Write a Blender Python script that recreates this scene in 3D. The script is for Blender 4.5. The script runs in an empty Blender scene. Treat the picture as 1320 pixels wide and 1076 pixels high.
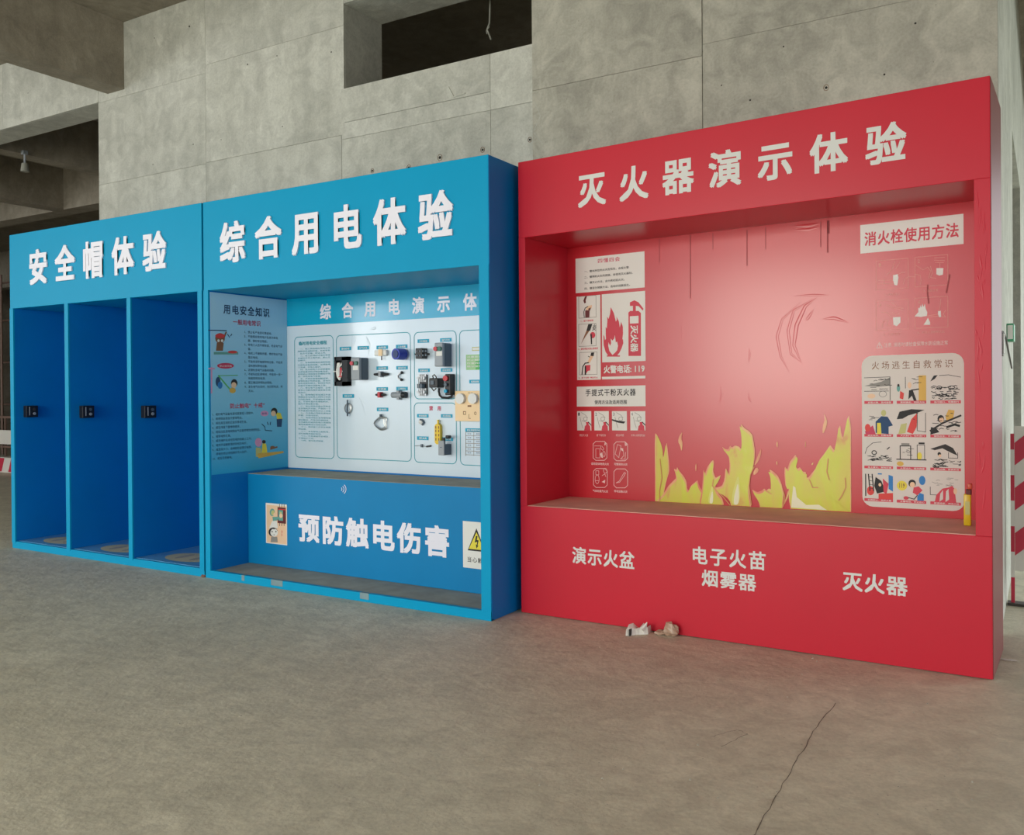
import bpy, bmesh, math, random
from mathutils import Vector, Matrix, noise
random.seed(7)
S = bpy.context.scene
COL = S.collection
# ------------------------------------------------------------------ camera
F, YAW, PITCH, ROLL = 1137.06, -0.5385, -0.0045, -0.0074
PX, PY = 670.435, 504.86
CP = Vector((3.0734, -4.7653, 1.5))
FW = Vector((math.sin(YAW)*math.cos(PITCH), math.cos(YAW)*math.cos(PITCH), math.sin(PITCH)))
_r = Vector((math.cos(YAW), -math.sin(YAW), 0)); _u = _r.cross(FW)
RT = _r*math.cos(ROLL)+_u*math.sin(ROLL); UP = -_r*math.sin(ROLL)+_u*math.cos(ROLL)
cd = bpy.data.cameras.new('camera'); cam = bpy.data.objects.new('camera', cd); COL.objects.link(cam)
cam.matrix_world = Matrix(((RT.x, UP.x, -FW.x, CP.x), (RT.y, UP.y, -FW.y, CP.y), (RT.z, UP.z, -FW.z, CP.z), (0, 0, 0, 1)))
cd.sensor_fit = 'HORIZONTAL'; cd.sensor_width = 36; cd.lens = F*36/1320
cd.shift_x = (660-PX)/1320; cd.shift_y = (PY-538)/1320
cd.clip_start = 0.05; cd.clip_end = 300
S.camera = cam
# ------------------------------------------------------------------ daylight, exposure
W = bpy.data.worlds.new('sky'); S.world = W; W.use_nodes = True
W.node_tree.nodes['Background'].inputs[0].default_value = (0.93, 0.96, 1.0, 1)
W.node_tree.nodes['Background'].inputs[1].default_value = 1.8
def area(name, loc, rot, sx, sy, power, col):
    l = bpy.data.lights.new(name, 'AREA'); l.shape = 'RECTANGLE'; l.size = sx; l.size_y = sy; l.energy = power; l.color = col
    o = bpy.data.objects.new(name, l); COL.objects.link(o); o.location = loc; o.rotation_euler = rot; return o
area('daylight_opening', (-1.9, -10.5, 2.35), (math.radians(90), 0, 0), 3.6, 2.9, 350, (1.0, 0.98, 0.84))
area('left_fill_light', (-13, -8.5, 3.0), (math.radians(62), 0, math.radians(-38)), 6.0, 3.4, 300, (0.95, 0.99, 1.0))  # fill lamp added to brighten the floor on the left
area('daylight_right_opening', (10.5, 6.5, 2.3), (0, math.radians(90), 0), 3.2, 6.0, 380, (0.88, 1.0, 0.95))
S.view_settings.view_transform = 'Standard'; S.view_settings.look = 'None'
S.view_settings.exposure = 0.17; S.view_settings.gamma = 1.0; S.view_settings.use_curve_mapping = False

# ------------------------------------------------------------------ helpers
def ray(u, v): return FW + RT*((u-PX)/F) - UP*((v-PY)/F)
def hit(u, v, ax, val):
    d = ray(u, v); t = (val-CP[ax])/d[ax]; return CP+d*t
class Plane:
    """a real surface: origin, two in-plane axes; turns photo points on that surface into its own metres"""
    def __init__(s, o, a, b):
        s.o, s.a, s.b = Vector(o), Vector(a), Vector(b)
        s.n = s.a.cross(s.b).normalized()
    def ab(s, u, v):
        d = ray(u, v); t = (s.o-CP).dot(s.n)/d.dot(s.n); p = CP+d*t-s.o
        aa, ab_, bb = s.a.dot(s.a), s.a.dot(s.b), s.b.dot(s.b); pa, pb = p.dot(s.a), p.dot(s.b)
        D = aa*bb-ab_*ab_; return ((pa*bb-pb*ab_)/D, (pb*aa-pa*ab_)/D)
    def pt(s, a, b, l=0.0): return s.o+s.a*a+s.b*b+s.n*l
def crop(x0, y0, k): return lambda X, Y: (x0+X/k, y0+Y/k)
ident = lambda X, Y: (X, Y)

MATS = {}
def lin(c): return tuple((x/255/12.92 if x/255 <= .04045 else ((x/255+.055)/1.055)**2.4) for x in c)+(1,)
def mat(name, rgb, rough=.5, metal=0, spec=.5, coat=0, var=0, vscale=3, bump=0, bscale=20, alpha=1, trans=0, coatr=.1, vstretch=(1, 1, 1)):
    if name in MATS: return MATS[name]
    m = bpy.data.materials.new(name); m.use_nodes = True; N = m.node_tree.nodes; L = m.node_tree.links
    b = N['Principled BSDF']; c = lin(rgb)
    b.inputs['Base Color'].default_value = c; b.inputs['Roughness'].default_value = rough; b.inputs['Metallic'].default_value = metal
    b.inputs['Specular IOR Level'].default_value = spec; b.inputs['Coat Weight'].default_value = coat; b.inputs['Coat Roughness'].default_value = coatr
    b.inputs['Alpha'].default_value = alpha; b.inputs['Transmission Weight'].default_value = trans
    tc = N.new('ShaderNodeTexCoord'); mp = N.new('ShaderNodeMapping'); L.new(tc.outputs['Object'], mp.inputs[0]); mp.inputs['Scale'].default_value = vstretch
    if var or True:
        n = N.new('ShaderNodeTexNoise'); n.inputs['Scale'].default_value = vscale; n.inputs['Detail'].default_value = 6
        L.new(mp.outputs[0], n.inputs['Vector'])
        r = N.new('ShaderNodeMapRange'); r.inputs[1].default_value = .3; r.inputs[2].default_value = .7
        v = var or .03
        r.inputs[3].default_value = 1-v; r.inputs[4].default_value = 1+v
        mx = N.new('ShaderNodeMix'); mx.data_type = 'RGBA'; mx.blend_type = 'MULTIPLY'; mx.inputs[0].default_value = 1
        mx.inputs[6].default_value = c; L.new(n.outputs[0], r.inputs[0]); L.new(r.outputs[0], mx.inputs[7]); L.new(mx.outputs[2], b.inputs['Base Color'])
    if bump:
        n2 = N.new('ShaderNodeTexNoise'); n2.inputs['Scale'].default_value = bscale; n2.inputs['Detail'].default_value = 4
        L.new(mp.outputs[0], n2.inputs['Vector'])
        bp = N.new('ShaderNodeBump'); bp.inputs['Strength'].default_value = 1; bp.inputs['Distance'].default_value = bump
        L.new(n2.outputs[0], bp.inputs['Height']); L.new(bp.outputs[0], b.inputs['Normal'])
    MATS[name] = m; return m

def concrete(name, base, dark, light, rough=.85, bumpd=.006, tint=.08, streak=True, warm=None, spec=.3, blotch=1.0):
    m = bpy.data.materials.new(name); m.use_nodes = True; N = m.node_tree.nodes; L = m.node_tree.links; b = N['Principled BSDF']
    b.inputs['Roughness'].default_value = rough; b.inputs['Specular IOR Level'].default_value = spec
    geo = N.new('ShaderNodeNewGeometry'); oi = N.new('ShaderNodeObjectInfo')
    off = N.new('ShaderNodeVectorMath'); off.operation = 'ADD'
    sc = N.new('ShaderNodeVectorMath'); sc.operation = 'SCALE'; sc.inputs[3].default_value = 7.0
    cx = N.new('ShaderNodeCombineXYZ')
    for i in range(3): L.new(oi.outputs['Random'], cx.inputs[i])
    L.new(cx.outputs[0], sc.inputs[0]); L.new(geo.outputs['Position'], off.inputs[0]); L.new(sc.outputs[0], off.inputs[1])
    P = off.outputs[0]
    def noi(scale, det=6, stretch=None, rough_=.6, dist=0):
        n = N.new('ShaderNodeTexNoise'); n.inputs['Scale'].default_value = scale; n.inputs['Detail'].default_value = det
        n.inputs['Roughness'].default_value = rough_; n.inputs['Distortion'].default_value = dist
        if stretch:
            mp = N.new('ShaderNodeMapping'); mp.inputs['Scale'].default_value = stretch; L.new(P, mp.inputs[0]); L.new(mp.outputs[0], n.inputs['Vector'])
        else: L.new(P, n.inputs['Vector'])
        return n.outputs[0]
    def ramp(src, a, bb, ca, cb):
        r = N.new('ShaderNodeValToRGB'); r.color_ramp.elements[0].position = a; r.color_ramp.elements[1].position = bb
        r.color_ramp.elements[0].color = ca; r.color_ramp.elements[1].color = cb; L.new(src, r.inputs[0]); return r.outputs[0]
    def mix(mode, fac, A, B):
        x = N.new('ShaderNodeMix'); x.data_type = 'RGBA'; x.blend_type = mode
        if hasattr(fac, 'node'): L.new(fac, x.inputs[0])
        else: x.inputs[0].default_value = fac
        for i, q in ((6, A), (7, B)):
            if hasattr(q, 'node'): L.new(q, x.inputs[i])
            else: x.inputs[i].default_value = q
        return x.outputs[2]
    c = ramp(noi(1.1, 8, dist=.6), .32, .68, lin(dark), lin(light))
    c = mix('MIX', .5, lin(base), c)
    g = lambda v: (v, v, v, 1)
    c = mix('MULTIPLY', .8*blotch if streak else .6*blotch, c, ramp(noi(5, 8, dist=1.2), .38, .62, g(.84), g(1.08)))
    if streak:   # pale grout smears
        c = mix('MIX', ramp(noi(1.7, 7, dist=1.5), .62, .72, g(0), g(.35)), c, lin(tuple(min(255, q+26) for q in light)))
    if streak: c = mix('MULTIPLY', .7, c, ramp(noi(3.5, 5, (1.6, 1.6, .22)), .36, .6, g(.88), g(1.06)))
    c = mix('MULTIPLY', .5, c, ramp(noi(60, 3), .3, .62, g(.8), g(1.08)))
    if warm: c = mix('MULTIPLY', ramp(noi(.35, 3), .35, .65, g(0), g(1)), c, warm)
    # pores
    vo = N.new('ShaderNodeTexVoronoi'); vo.inputs['Scale'].default_value = 14; L.new(P, vo.inputs['Vector'])
    c = mix('MULTIPLY', 1, c, ramp(vo.outputs['Distance'], .03, .06, g(.6), g(1)))
    tr = N.new('ShaderNodeMapRange'); tr.inputs[3].default_value = 1-tint; tr.inputs[4].default_value = 1+tint; L.new(oi.outputs['Random'], tr.inputs[0])
    c = mix('MULTIPLY', 1, c, tr.outputs[0])
    L.new(c, b.inputs['Base Color'])
    bp = N.new('ShaderNodeBump'); bp.inputs['Distance'].default_value = bumpd; L.new(noi(9, 9, rough_=.65), bp.inputs['Height']); L.new(bp.outputs[0], b.inputs['Normal'])
    MATS[name] = m; return m

class MB:
    def __init__(s, f=None): s.v = []; s.f = []; s.m = []; s.T = f
    def add(s, vs, fs, mi=0):
        k = len(s.v); s.v += [Vector(s.T(*v)) if s.T else Vector(v) for v in vs]
        for q in fs: s.f.append([k+i for i in q]); s.m.append(mi)
    def box(s, x0, x1, y0, y1, z0, z1, mi=0, bev=0):
        if bev:
            bm = bmesh.new(); bmesh.ops.create_cube(bm, size=1)
            for v in bm.verts: v.co = Vector(((x0+x1)/2+v.co.x*(x1-x0), (y0+y1)/2+v.co.y*(y1-y0), (z0+z1)/2+v.co.z*(z1-z0)))
            bmesh.ops.bevel(bm, geom=bm.edges[:], offset=bev, segments=2, profile=.5, affect='EDGES')
            bm.verts.index_update(); s.add([tuple(v.co) for v in bm.verts], [[v.index for v in f.verts] for f in bm.faces], mi); bm.free(); return s
        s.add([(x0, y0, z0), (x1, y0, z0), (x1, y1, z0), (x0, y1, z0), (x0, y0, z1), (x1, y0, z1), (x1, y1, z1), (x0, y1, z1)],
              [(0, 3, 2, 1), (4, 5, 6, 7), (0, 1, 5, 4), (1, 2, 6, 5), (2, 3, 7, 6), (3, 0, 4, 7)], mi); return s
    def tube(s, pts, r, n=6, mi=0, cap=True, closed=False):
        pts = [Vector(p) for p in pts]; k = len(pts); rings = []
        rr = r if isinstance(r, (list, tuple)) else [r]*k
        ds = [(pts[i+1]-pts[i]).normalized() for i in range(k-1)]
        hh = Vector([(0, 0, 1), (0, 1, 0), (1, 0, 0)][min(range(3), key=lambda q: max(abs(d[2-q]) for d in ds))])
        for i, p in enumerate(pts):
            a = pts[i-1] if (i > 0 or closed) else p; c = pts[(i+1) % k] if (i < k-1 or closed) else p
            t = (c-a).normalized(); h = hh
            x = t.cross(h).normalized(); y = t.cross(x)
            rings.append([tuple(p+(x*math.cos(2*math.pi*j/n)+y*math.sin(2*math.pi*j/n))*rr[i]) for j in range(n)])
        vs = [q for R in rings for q in R]; fs = []
        for i in range(k if closed else k-1):
            for j in range(n):
                a, b = i*n, ((i+1) % k)*n; fs.append((a+j, a+(j+1) % n, b+(j+1) % n, b+j))
        if cap and not closed: fs += [tuple(range(n))[::-1], tuple((k-1)*n+j for j in range(n))]
        s.add(vs, fs, mi); return s
    def cyl(s, a, b, r, n=16, mi=0, r2=None): return s.tube([a, b], [r, r if r2 is None else r2], n, mi)
    def sphere(s, c, r, mi=0, n=10, sq=(1, 1, 1)):
        vs = []; fs = []
        for i in range(n//2+1):
            th = math.pi*i/(n//2)
            for j in range(n): ph = 2*math.pi*j/n; vs.append((c[0]+r*sq[0]*math.sin(th)*math.cos(ph), c[1]+r*sq[1]*math.sin(th)*math.sin(ph), c[2]+r*sq[2]*math.cos(th)))
        for i in range(n//2):
            for j in range(n): fs.append((i*n+j, i*n+(j+1) % n, (i+1)*n+(j+1) % n, (i+1)*n+j))
        s.add(vs, fs, mi); return s
    def build(s, name, mats, parent=None, smooth=False, base=False):
        me = bpy.data.meshes.new(name); vs = s.v; o = bpy.data.objects.new(name, me); COL.objects.link(o)
        org = None
        if parent is not None:
            o.parent = parent; inv = ROOTM[parent.name].inverted(); vs = [inv @ v for v in vs]; ROOTM[o.name] = ROOTM[parent.name]
        elif base:
            mn = [min(v[i] for v in vs) for i in range(3)]; mxx = [max(v[i] for v in vs) for i in range(3)]
            org = Vector(((mn[0]+mxx[0])/2, (mn[1]+mxx[1])/2, mn[2])); vs = [v-org for v in vs]; o.location = org; ROOTM[o.name] = Matrix.Translation(org)
        else: ROOTM[o.name] = Matrix.Identity(4)
        me.from_pydata([tuple(v) for v in vs], [], s.f)
        ms = mats if isinstance(mats, (list, tuple)) else [mats]
        for m in ms: me.materials.append(MATS[m] if isinstance(m, str) else m)
        if len(ms) > 1: me.polygons.foreach_set('material_index', s.m)
        if smooth:
            me.polygons.foreach_set('use_smooth', [True]*len(me.polygons))
            try: me.set_sharp_from_angle(angle=math.radians(45))
            except Exception: pass
        me.update(); return o
ROOTM = {}
def tag(o, label=None, cat=None, group=None, kind=None):
    for k, v in (('label', label), ('category', cat), ('group', group), ('kind', kind)):
        if v: o[k] = v
    return o
def thing(name, loc, label, cat, group=None, rz=0):
    o = bpy.data.objects.new(name, None); COL.objects.link(o); o.location = loc; o.rotation_euler = (0, 0, rz); o.empty_display_size = .2
    ROOTM[o.name] = Matrix.Translation(Vector(loc)) @ Matrix.Rotation(rz, 4, 'Z'); return tag(o, label, cat, group)
def struct(name, mb, m, parent=None, smooth=False):
    o = mb.build(name, m, parent, smooth)
    if parent is None: o['kind'] = 'structure'
    return o
# --- glyphs from Blender's built-in font
GC = {}
def glyph(ch, bold=0, res=1, ext=0):
    k = (ch, bold, res, ext)
    if bold and k not in GC:
        vs0, fs0 = glyph(ch, 0, res, ext); V = []; Fs = []
        for j, (dx, dy) in enumerate(((0, 0), (-1, -1), (1, -1), (1, 1), (-1, 1))):
            q = len(V); V += [(x+dx*bold, y+dy*bold, z*(1-.004*j)+(0 if ext else .00004*j)) for x, y, z in vs0]; Fs += [tuple(q+i for i in f) for f in fs0]
        GC[k] = (V, Fs)
    if k not in GC:
        c = bpy.data.curves.new('glyph', 'FONT'); c.body = ch; c.resolution_u = res; c.extrude = ext
        o = bpy.data.objects.new('glyph', c); me = bpy.data.meshes.new_from_object(o)
        V = [list(v.co) for v in me.vertices]; Fs = [tuple(p.vertices) for p in me.polygons]
        if not ext:   # overlapping strokes of one glyph: lift every separate stroke a hair so none coincide
            par = list(range(len(V)))
            def root(i):
                while par[i] != i: par[i] = par[par[i]]; i = par[i]
                return i
            for f in Fs:
                for i in f[1:]: par[root(i)] = root(f[0])
            ids = {}
            for i in range(len(V)): V[i][2] += 6e-6*ids.setdefault(root(i), len(ids))
        GC[k] = ([tuple(v) for v in V], Fs)
        bpy.data.objects.remove(o); bpy.data.curves.remove(c); bpy.data.meshes.remove(me)
    return GC[k]
def adv(ch): return 1.0 if ord(ch) > 0x2000 else .55
def layout(s, bold=0, res=1, ext=0, gap=0.0, rot=False):
    x = 0; out = []
    for ch in s:
        if ch not in ' 　':
            vs, fs = glyph(ch, bold, res, ext); out.append((ch, [(v[0]+x, v[1], v[2]) for v in vs], fs))
        x += adv(ch)+gap
    return out
def text(name, s, pl, cv, x0, x1, yt, yb, m, parent, lift=.002, bold=.02, res=2, ext=0, gap=0.0, split=False, at='left', vert=False):
    """fit the string's ink box to the photo box; yt/yb are read at the left (x0) end"""
    lay = layout(s, bold, res, ext, gap)
    if vert: # each glyph turned a quarter clockwise, stacked downwards
        lay = [(c, [(v[1], -v[0], v[2]) for v in vs], fs) for c, vs, fs in lay]
    X = [v[0] for _, vs, _ in lay for v in vs]; Y = [v[1] for _, vs, _ in lay for v in vs]
    xm, xM, ym, yM = min(X), max(X), min(Y), max(Y)
    ue = x0 if at == 'left' else x1
    A0 = pl.ab(*cv(x0, (yt+yb)/2))[0]; A1 = pl.ab(*cv(x1, (yt+yb)/2))[0]
    B1 = pl.ab(*cv(ue, yt))[1]; B0 = pl.ab(*cv(ue, yb))[1]
    f = lambda v: pl.pt(A0+(v[0]-xm)/(xM-xm)*(A1-A0), B0+(v[1]-ym)/(yM-ym)*(B1-B0), lift+v[2])
    objs = []
    if split:
        for c, vs, fs in lay:
            mb = MB(); mb.add([f(v) for v in vs], fs); objs.append(mb.build(name, m, parent))
    else:
        mb = MB()
        for c, vs, fs in lay: mb.add([f(v) for v in vs], fs)
        objs.append(mb.build(name, m, parent))
    return objs
def squash(mb, pl, k):
    for i, v in enumerate(mb.v):
        d = (v-pl.o).dot(pl.n); mb.v[i] = v-pl.n*d*(1-k)
    return mb
class Ink:
    """flat print on a surface: coloured shapes in layers a fraction of a millimetre apart"""
    def __init__(s, pl, cv=ident, lift=.002): s.pl, s.cv, s.lift, s.mb, s.ms = pl, cv, lift, MB(), []
    def mi(s, m):
        if m not in s.ms: s.ms.append(m)
        return s.ms.index(m)
    def P(s, x, y): return s.pl.ab(*s.cv(x, y))
    def polyab(s, ab, m, layer=0):
        s.mb.add([s.pl.pt(a, b, s.lift+layer*.0005) for a, b in ab], [tuple(range(len(ab)))], s.mi(m))
    def poly(s, pts, m, layer=0): s.polyab([s.P(*p) for p in pts], m, layer)
    def rectab(s, x0, yt, x1, yb):
        A0 = s.P(x0, (yt+yb)/2)[0]; A1 = s.P(x1, (yt+yb)/2)[0]; B1 = s.P(x0, yt)[1]; B0 = s.P(x0, yb)[1]; return A0, A1, B0, B1
    def rect(s, x0, yt, x1, yb, m, layer=0, r=0):
        A0, A1, B0, B1 = s.rectab(x0, yt, x1, yb); s.polyab(rr(A0, A1, B0, B1, r), m, layer)
    def frame(s, x0, yt, x1, yb, m, w=.004, layer=0, r=0, ab=None):
        A0, A1, B0, B1 = ab or s.rectab(x0, yt, x1, yb); s.strokeab(rr(A0, A1, B0, B1, r), m, w, layer, True)
    def strokeab(s, ab, m, w=.003, layer=0, closed=False):
        n = len(ab)
        for i in range(n if closed else n-1):
            a = Vector(ab[i]+(0,)) if len(ab[i]) == 2 else Vector(ab[i]); b = Vector(tuple(ab[(i+1) % n])+(0,))
            d = b-a
            if d.length < 1e-6: continue
            d.normalize(); q = Vector((-d.y, d.x, 0))*w/2; e = d*w*.3
            s.polyab([tuple((a-e-q)[:2]), tuple((b+e-q)[:2]), tuple((b+e+q)[:2]), tuple((a-e+q)[:2])], m, layer+(.06 if i % 2 else 0))
    def stroke(s, pts, m, w=.003, layer=0, closed=False): s.strokeab([s.P(*p) for p in pts], m, w, layer, closed)
    def ell(s, x, y, rx, ry, m, layer=0, n=16, w=0):
        pts = [s.P(x+rx*math.cos(2*math.pi*i/n), y-ry*math.sin(2*math.pi*i/n)) for i in range(n)]
        if w: s.strokeab(pts, m, w, layer, True)
        else: s.polyab(pts, m, layer)
    def txt(s, t, x0, x1, yt, yb, m, layer=1, bold=0, gap=0.0):
        lay = layout(t, bold, 2, 0, gap); X = [v[0] for _, vs, _ in lay for v in vs]; Y = [v[1] for _, vs, _ in lay for v in vs]
        A0, A1, B0, B1 = s.rectab(x0, yt, x1, yb)
        for c, vs, fs in lay:
            s.mb.add([s.pl.pt(A0+(v[0]-min(X))/(max(X)-min(X))*(A1-A0), B0+(v[1]-min(Y))/(max(Y)-min(Y))*(B1-B0), s.lift+layer*.0005+v[2]) for v in vs], fs, s.mi(m))
    def build(s, name, parent): return s.mb.build(name, s.ms, parent)
def rr(A0, A1, B0, B1, r, n=5):
    if not r: return [(A0, B0), (A1, B0), (A1, B1), (A0, B1)]
    out = []
    for cx, cy, t0 in ((A1-r, B0+r, -90), (A1-r, B1-r, 0), (A0+r, B1-r, 90), (A0+r, B0+r, 180)):
        for i in range(n+1):
            t = math.radians(t0+90*i/n); out.append((cx+r*math.cos(t), cy+r*math.sin(t)))
    return out
def para(ink, x0, yt, x1, yb, rows, m, hfrac=.62, layer=1, bold=0, indent=0):
    """rows of small print filling the box; widest row spans it"""
    A0, A1, B0, B1 = ink.rectab(x0, yt, x1, yb); n = len(rows); dy = (B1-B0)/n
    wmax = max(sum(adv(c) for c in r) for r in rows); cw = (A1-A0)/wmax; h = dy*hfrac
    for i, rw in enumerate(rows):
        x = 0
        for ch in rw:
            if ch not in ' 　':
                vs, fs = glyph(ch, bold, 2, 0)
                ink.mb.add([ink.pl.pt(A0+(x+v[0])*cw, B1-i*dy-h+(v[1]+.08)*h/.93, ink.lift+layer*.0005+v[2]) for v in vs], fs, ink.mi(m))
            x += adv(ch)

# ------------------------------------------------------------------ materials
concrete('wall_concrete', (192, 193, 184), (166, 166, 156), (210, 210, 201), tint=.035)
concrete('wall_concrete_dark', (176, 174, 162), (150, 148, 137), (194, 191, 178), tint=.035, blotch=1.3)
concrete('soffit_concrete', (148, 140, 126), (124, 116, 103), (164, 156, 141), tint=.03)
concrete('floor_concrete', (206, 200, 178), (188, 181, 161), (218, 212, 192), rough=.6, bumpd=.009, tint=0, streak=False, spec=.4, blotch=1.3)
mat('joint_dark', (112, 104, 92), .95); mat('rust', (120, 84, 58), .9); mat('hole_dark', (48, 45, 40), .95)
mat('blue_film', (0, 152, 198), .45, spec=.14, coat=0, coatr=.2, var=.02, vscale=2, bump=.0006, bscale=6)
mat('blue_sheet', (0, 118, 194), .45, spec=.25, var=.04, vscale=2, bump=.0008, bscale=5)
mat('navy_sheet', (22, 46, 104), .4, var=.05, vscale=2)
mat('bench_blue', (0, 126, 184), .45, spec=.25, var=.03, bump=.0008, bscale=5)
mat('dusty_blue', (116, 140, 146), .75, var=.2, vscale=5)
mat('dusty_floor', (160, 156, 142), .85, var=.15, vscale=7)
mat('floor_paper', (92, 158, 200), .4, var=.05); mat('sand_oval', (196, 188, 150), .7, var=.1)
mat('letter_white', (232, 232, 244), .45); mat('letter_side', (170, 172, 186), .5); mat('letter_grey', (212, 212, 208), .5)
mat('board_white', (212, 228, 240), .2, coat=.5, coatr=.08, bump=.0012, bscale=2.2, vstretch=(1, 1, .35))
mat('strip_cyan', (0, 166, 206), .25, coat=.4, bump=.001, bscale=2.5)
mat('red_film', (196, 32, 52), .34, spec=.3, coat=.12, coatr=.22, var=.02, vscale=2, bump=.0006, bscale=4)
mat('red_panel', (194, 30, 44), .3, spec=.4, coat=.4, coatr=.2, var=.02, vscale=2, bump=.0012, bscale=2.5, vstretch=(1, 1, .4))
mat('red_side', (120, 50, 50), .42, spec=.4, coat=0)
mat('red_dust', (222, 178, 162), .8, var=.12, vscale=5)
mat('drip_red', (150, 30, 38), .5); mat('print_white', (226, 226, 220), .5); mat('print_red', (206, 52, 74), .5)
mat('print_dark', (38, 34, 34), .6); mat('print_black', (24, 24, 26), .6); mat('print_grey', (140, 138, 132), .6)
mat('pale_line', (226, 150, 140), .5); mat('white_line', (236, 200, 196), .5); mat('paper_grey', (214, 208, 200), .5)
mat('teal_print', (0, 150, 168), .5); mat('teal_label', (0, 160, 196), .5); mat('navy_print', (22, 66, 110), .6)
mat('magenta_print', (196, 40, 84), .5); mat('yellow_print', (228, 212, 60), .5); mat('skin_print', (232, 196, 160), .5)
mat('pink_print', (210, 150, 190), .5); mat('ochre_print', (214, 172, 70), .5); mat('blue_print', (20, 120, 190), .5)
mat('green_print', (86, 180, 96), .5); mat('lightgreen_print', (160, 205, 150), .5); mat('brown_print', (130, 84, 50), .5)
mat('bright_red', (214, 50, 44), .5); mat('teal_dress', (96, 160, 150), .5); mat('olive_print', (190, 190, 120), .5)
mat('black_plastic', (26, 27, 30), .4); mat('grey_plastic', (150, 156, 162), .4); mat('slate_plastic', (84, 98, 110), .45)
mat('button_red', (196, 40, 54), .35); mat('button_green', (30, 104, 84), .35); mat('steel', (170, 172, 172), .35, metal=.8)
mat('socket_blue', (24, 50, 170), .4); mat('yellow_plastic', (232, 196, 40), .4); mat('peach_plate', (246, 214, 168), .5)
mat('white_plastic', (226, 226, 222), .4); mat('bottle_yellow', (214, 184, 30), .35); mat('bottle_red', (200, 84, 60), .4); mat('maroon', (96, 22, 24), .5)
mat('barrier_red', (190, 34, 62), .45); mat('barrier_white', (214, 210, 200), .5); mat('pole_steel', (120, 96, 84), .5, metal=.3)
mat('crumple_white', (226, 222, 214), .6, var=.1); mat('crumple_film', (190, 160, 136), .3, alpha=.75); mat('exit_green', (40, 150, 100), .4)
mat('dusty_red', (130, 88, 76), .85); mat('wire', (60, 54, 46), .6); mat('pale_bulb', (150, 150, 140), .4)
mat('side_steel', (160, 158, 150), .3, metal=.5)
# gradient print of the pale blue poster (paler at the top)
m = mat('poster_blue', (120, 180, 212), .45, spec=.3); N = m.node_tree.nodes; L = m.node_tree.links
g = N.new('ShaderNodeNewGeometry'); sx = N.new('ShaderNodeSeparateXYZ'); L.new(g.outputs['Position'], sx.inputs[0])
rp = N.new('ShaderNodeMapRange'); rp.inputs[1].default_value = .8; rp.inputs[2].default_value = 2.2; L.new(sx.outputs[2], rp.inputs[0])
cr = N.new('ShaderNodeValToRGB'); cr.color_ramp.elements[0].color = lin((30, 165, 215)); cr.color_ramp.elements[1].color = lin((176, 222, 248))
e = cr.color_ramp.elements.new(.35); e.color = lin((120, 196, 228)); L.new(rp.outputs[0], cr.inputs[0]); L.new(cr.outputs[0], N['Principled BSDF'].inputs['Base Color'])
# printed flames: wavy streaks of yellow, orange and pale
def flame_mat(name, stops, scale):
    m = bpy.data.materials.new(name); m.use_nodes = True; N = m.node_tree.nodes; L = m.node_tree.links
    tc = N.new('ShaderNodeTexCoord'); mp = N.new('ShaderNodeMapping'); mp.inputs['Scale'].default_value = (1, 1, .3); L.new(tc.outputs['Object'], mp.inputs[0])
    n = N.new('ShaderNodeTexNoise'); n.inputs['Scale'].default_value = scale; n.inputs['Detail'].default_value = 4; n.inputs['Distortion'].default_value = 2.2; L.new(mp.outputs[0], n.inputs['Vector'])
    r = N.new('ShaderNodeValToRGB'); els = r.color_ramp.elements
    els[0].position, els[0].color = stops[0][0], lin(stops[0][1]); els[1].position, els[1].color = stops[-1][0], lin(stops[-1][1])
    for p, c in stops[1:-1]: x = els.new(p); x.color = lin(c)
    L.new(n.outputs[0], r.inputs[0]); L.new(r.outputs[0], N['Principled BSDF'].inputs['Base Color'])
    N['Principled BSDF'].inputs['Roughness'].default_value = .35; N['Principled BSDF'].inputs['Coat Weight'].default_value = .3; MATS[name] = m
flame_mat('flame_yellow', [(.3, (204, 120, 70)), (.4, (206, 190, 66)), (.6, (200, 204, 44)), (.75, (214, 210, 90))], 4)
flame_mat('flame_peach', [(.3, (214, 110, 84)), (.5, (226, 160, 110)), (.7, (222, 190, 110))], 6)
mat('flame_pale', (226, 222, 190), .4); mat('flame_edge', (206, 140, 78), .4); mat('flame_soft', (212, 212, 110), .4)

# ------------------------------------------------------------------ the setting
YW = 1.126; CE = 5.4
fl = MB(); nx, ny = 120, 80
xs = [-30+60*i/nx for i in range(nx+1)]; ys = [-22+44*j/ny for j in range(ny+1)]
for x in xs:
    for y in ys: fl.v.append(Vector((x, y, .0103*min(max(x-.05, 0), 3.6))))
for i in range(nx):
    for j in range(ny): a = i*(ny+1)+j; fl.f.append([a, a+ny+1, a+ny+2, a+1]); fl.m.append(0)
floor = struct('floor', fl, 'floor_concrete', smooth=True)
# long crack in the slab and fine scored lines
fz = lambda x: .0103*min(max(x-.05, 0), 3.6)
def crackline(pts, w, name='crack', m='joint_dark'):
    mb = MB(); L_ = [Vector((p[0], p[1], 0)) for p in pts]; Lr = []
    for i in range(len(L_)-1):
        for k in range(8):
            t = k/8; p = L_[i].lerp(L_[i+1], t); Lr.append(p+Vector((random.uniform(-.006, .006), random.uniform(-.004, .004), 0)))
    Lr.append(L_[-1])
    for i in range(len(Lr)-1):
        a, b = Lr[i], Lr[i+1]; d = (b-a).normalized(); q = Vector((-d.y, d.x, 0))*w*random.uniform(.3, .7); z = .0008
        mb.add([(*(a-q)[:2], fz(a.x)+z), (*(b-q)[:2], fz(b.x)+z), (*(b+q)[:2], fz(b.x)+z), (*(a+q)[:2], fz(a.x)+z)], [(0, 1, 2, 3)])
    return mb.build(name, m, floor)
H0 = lambda u, v: tuple(hit(u, v, 2, .0)[:2])
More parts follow.
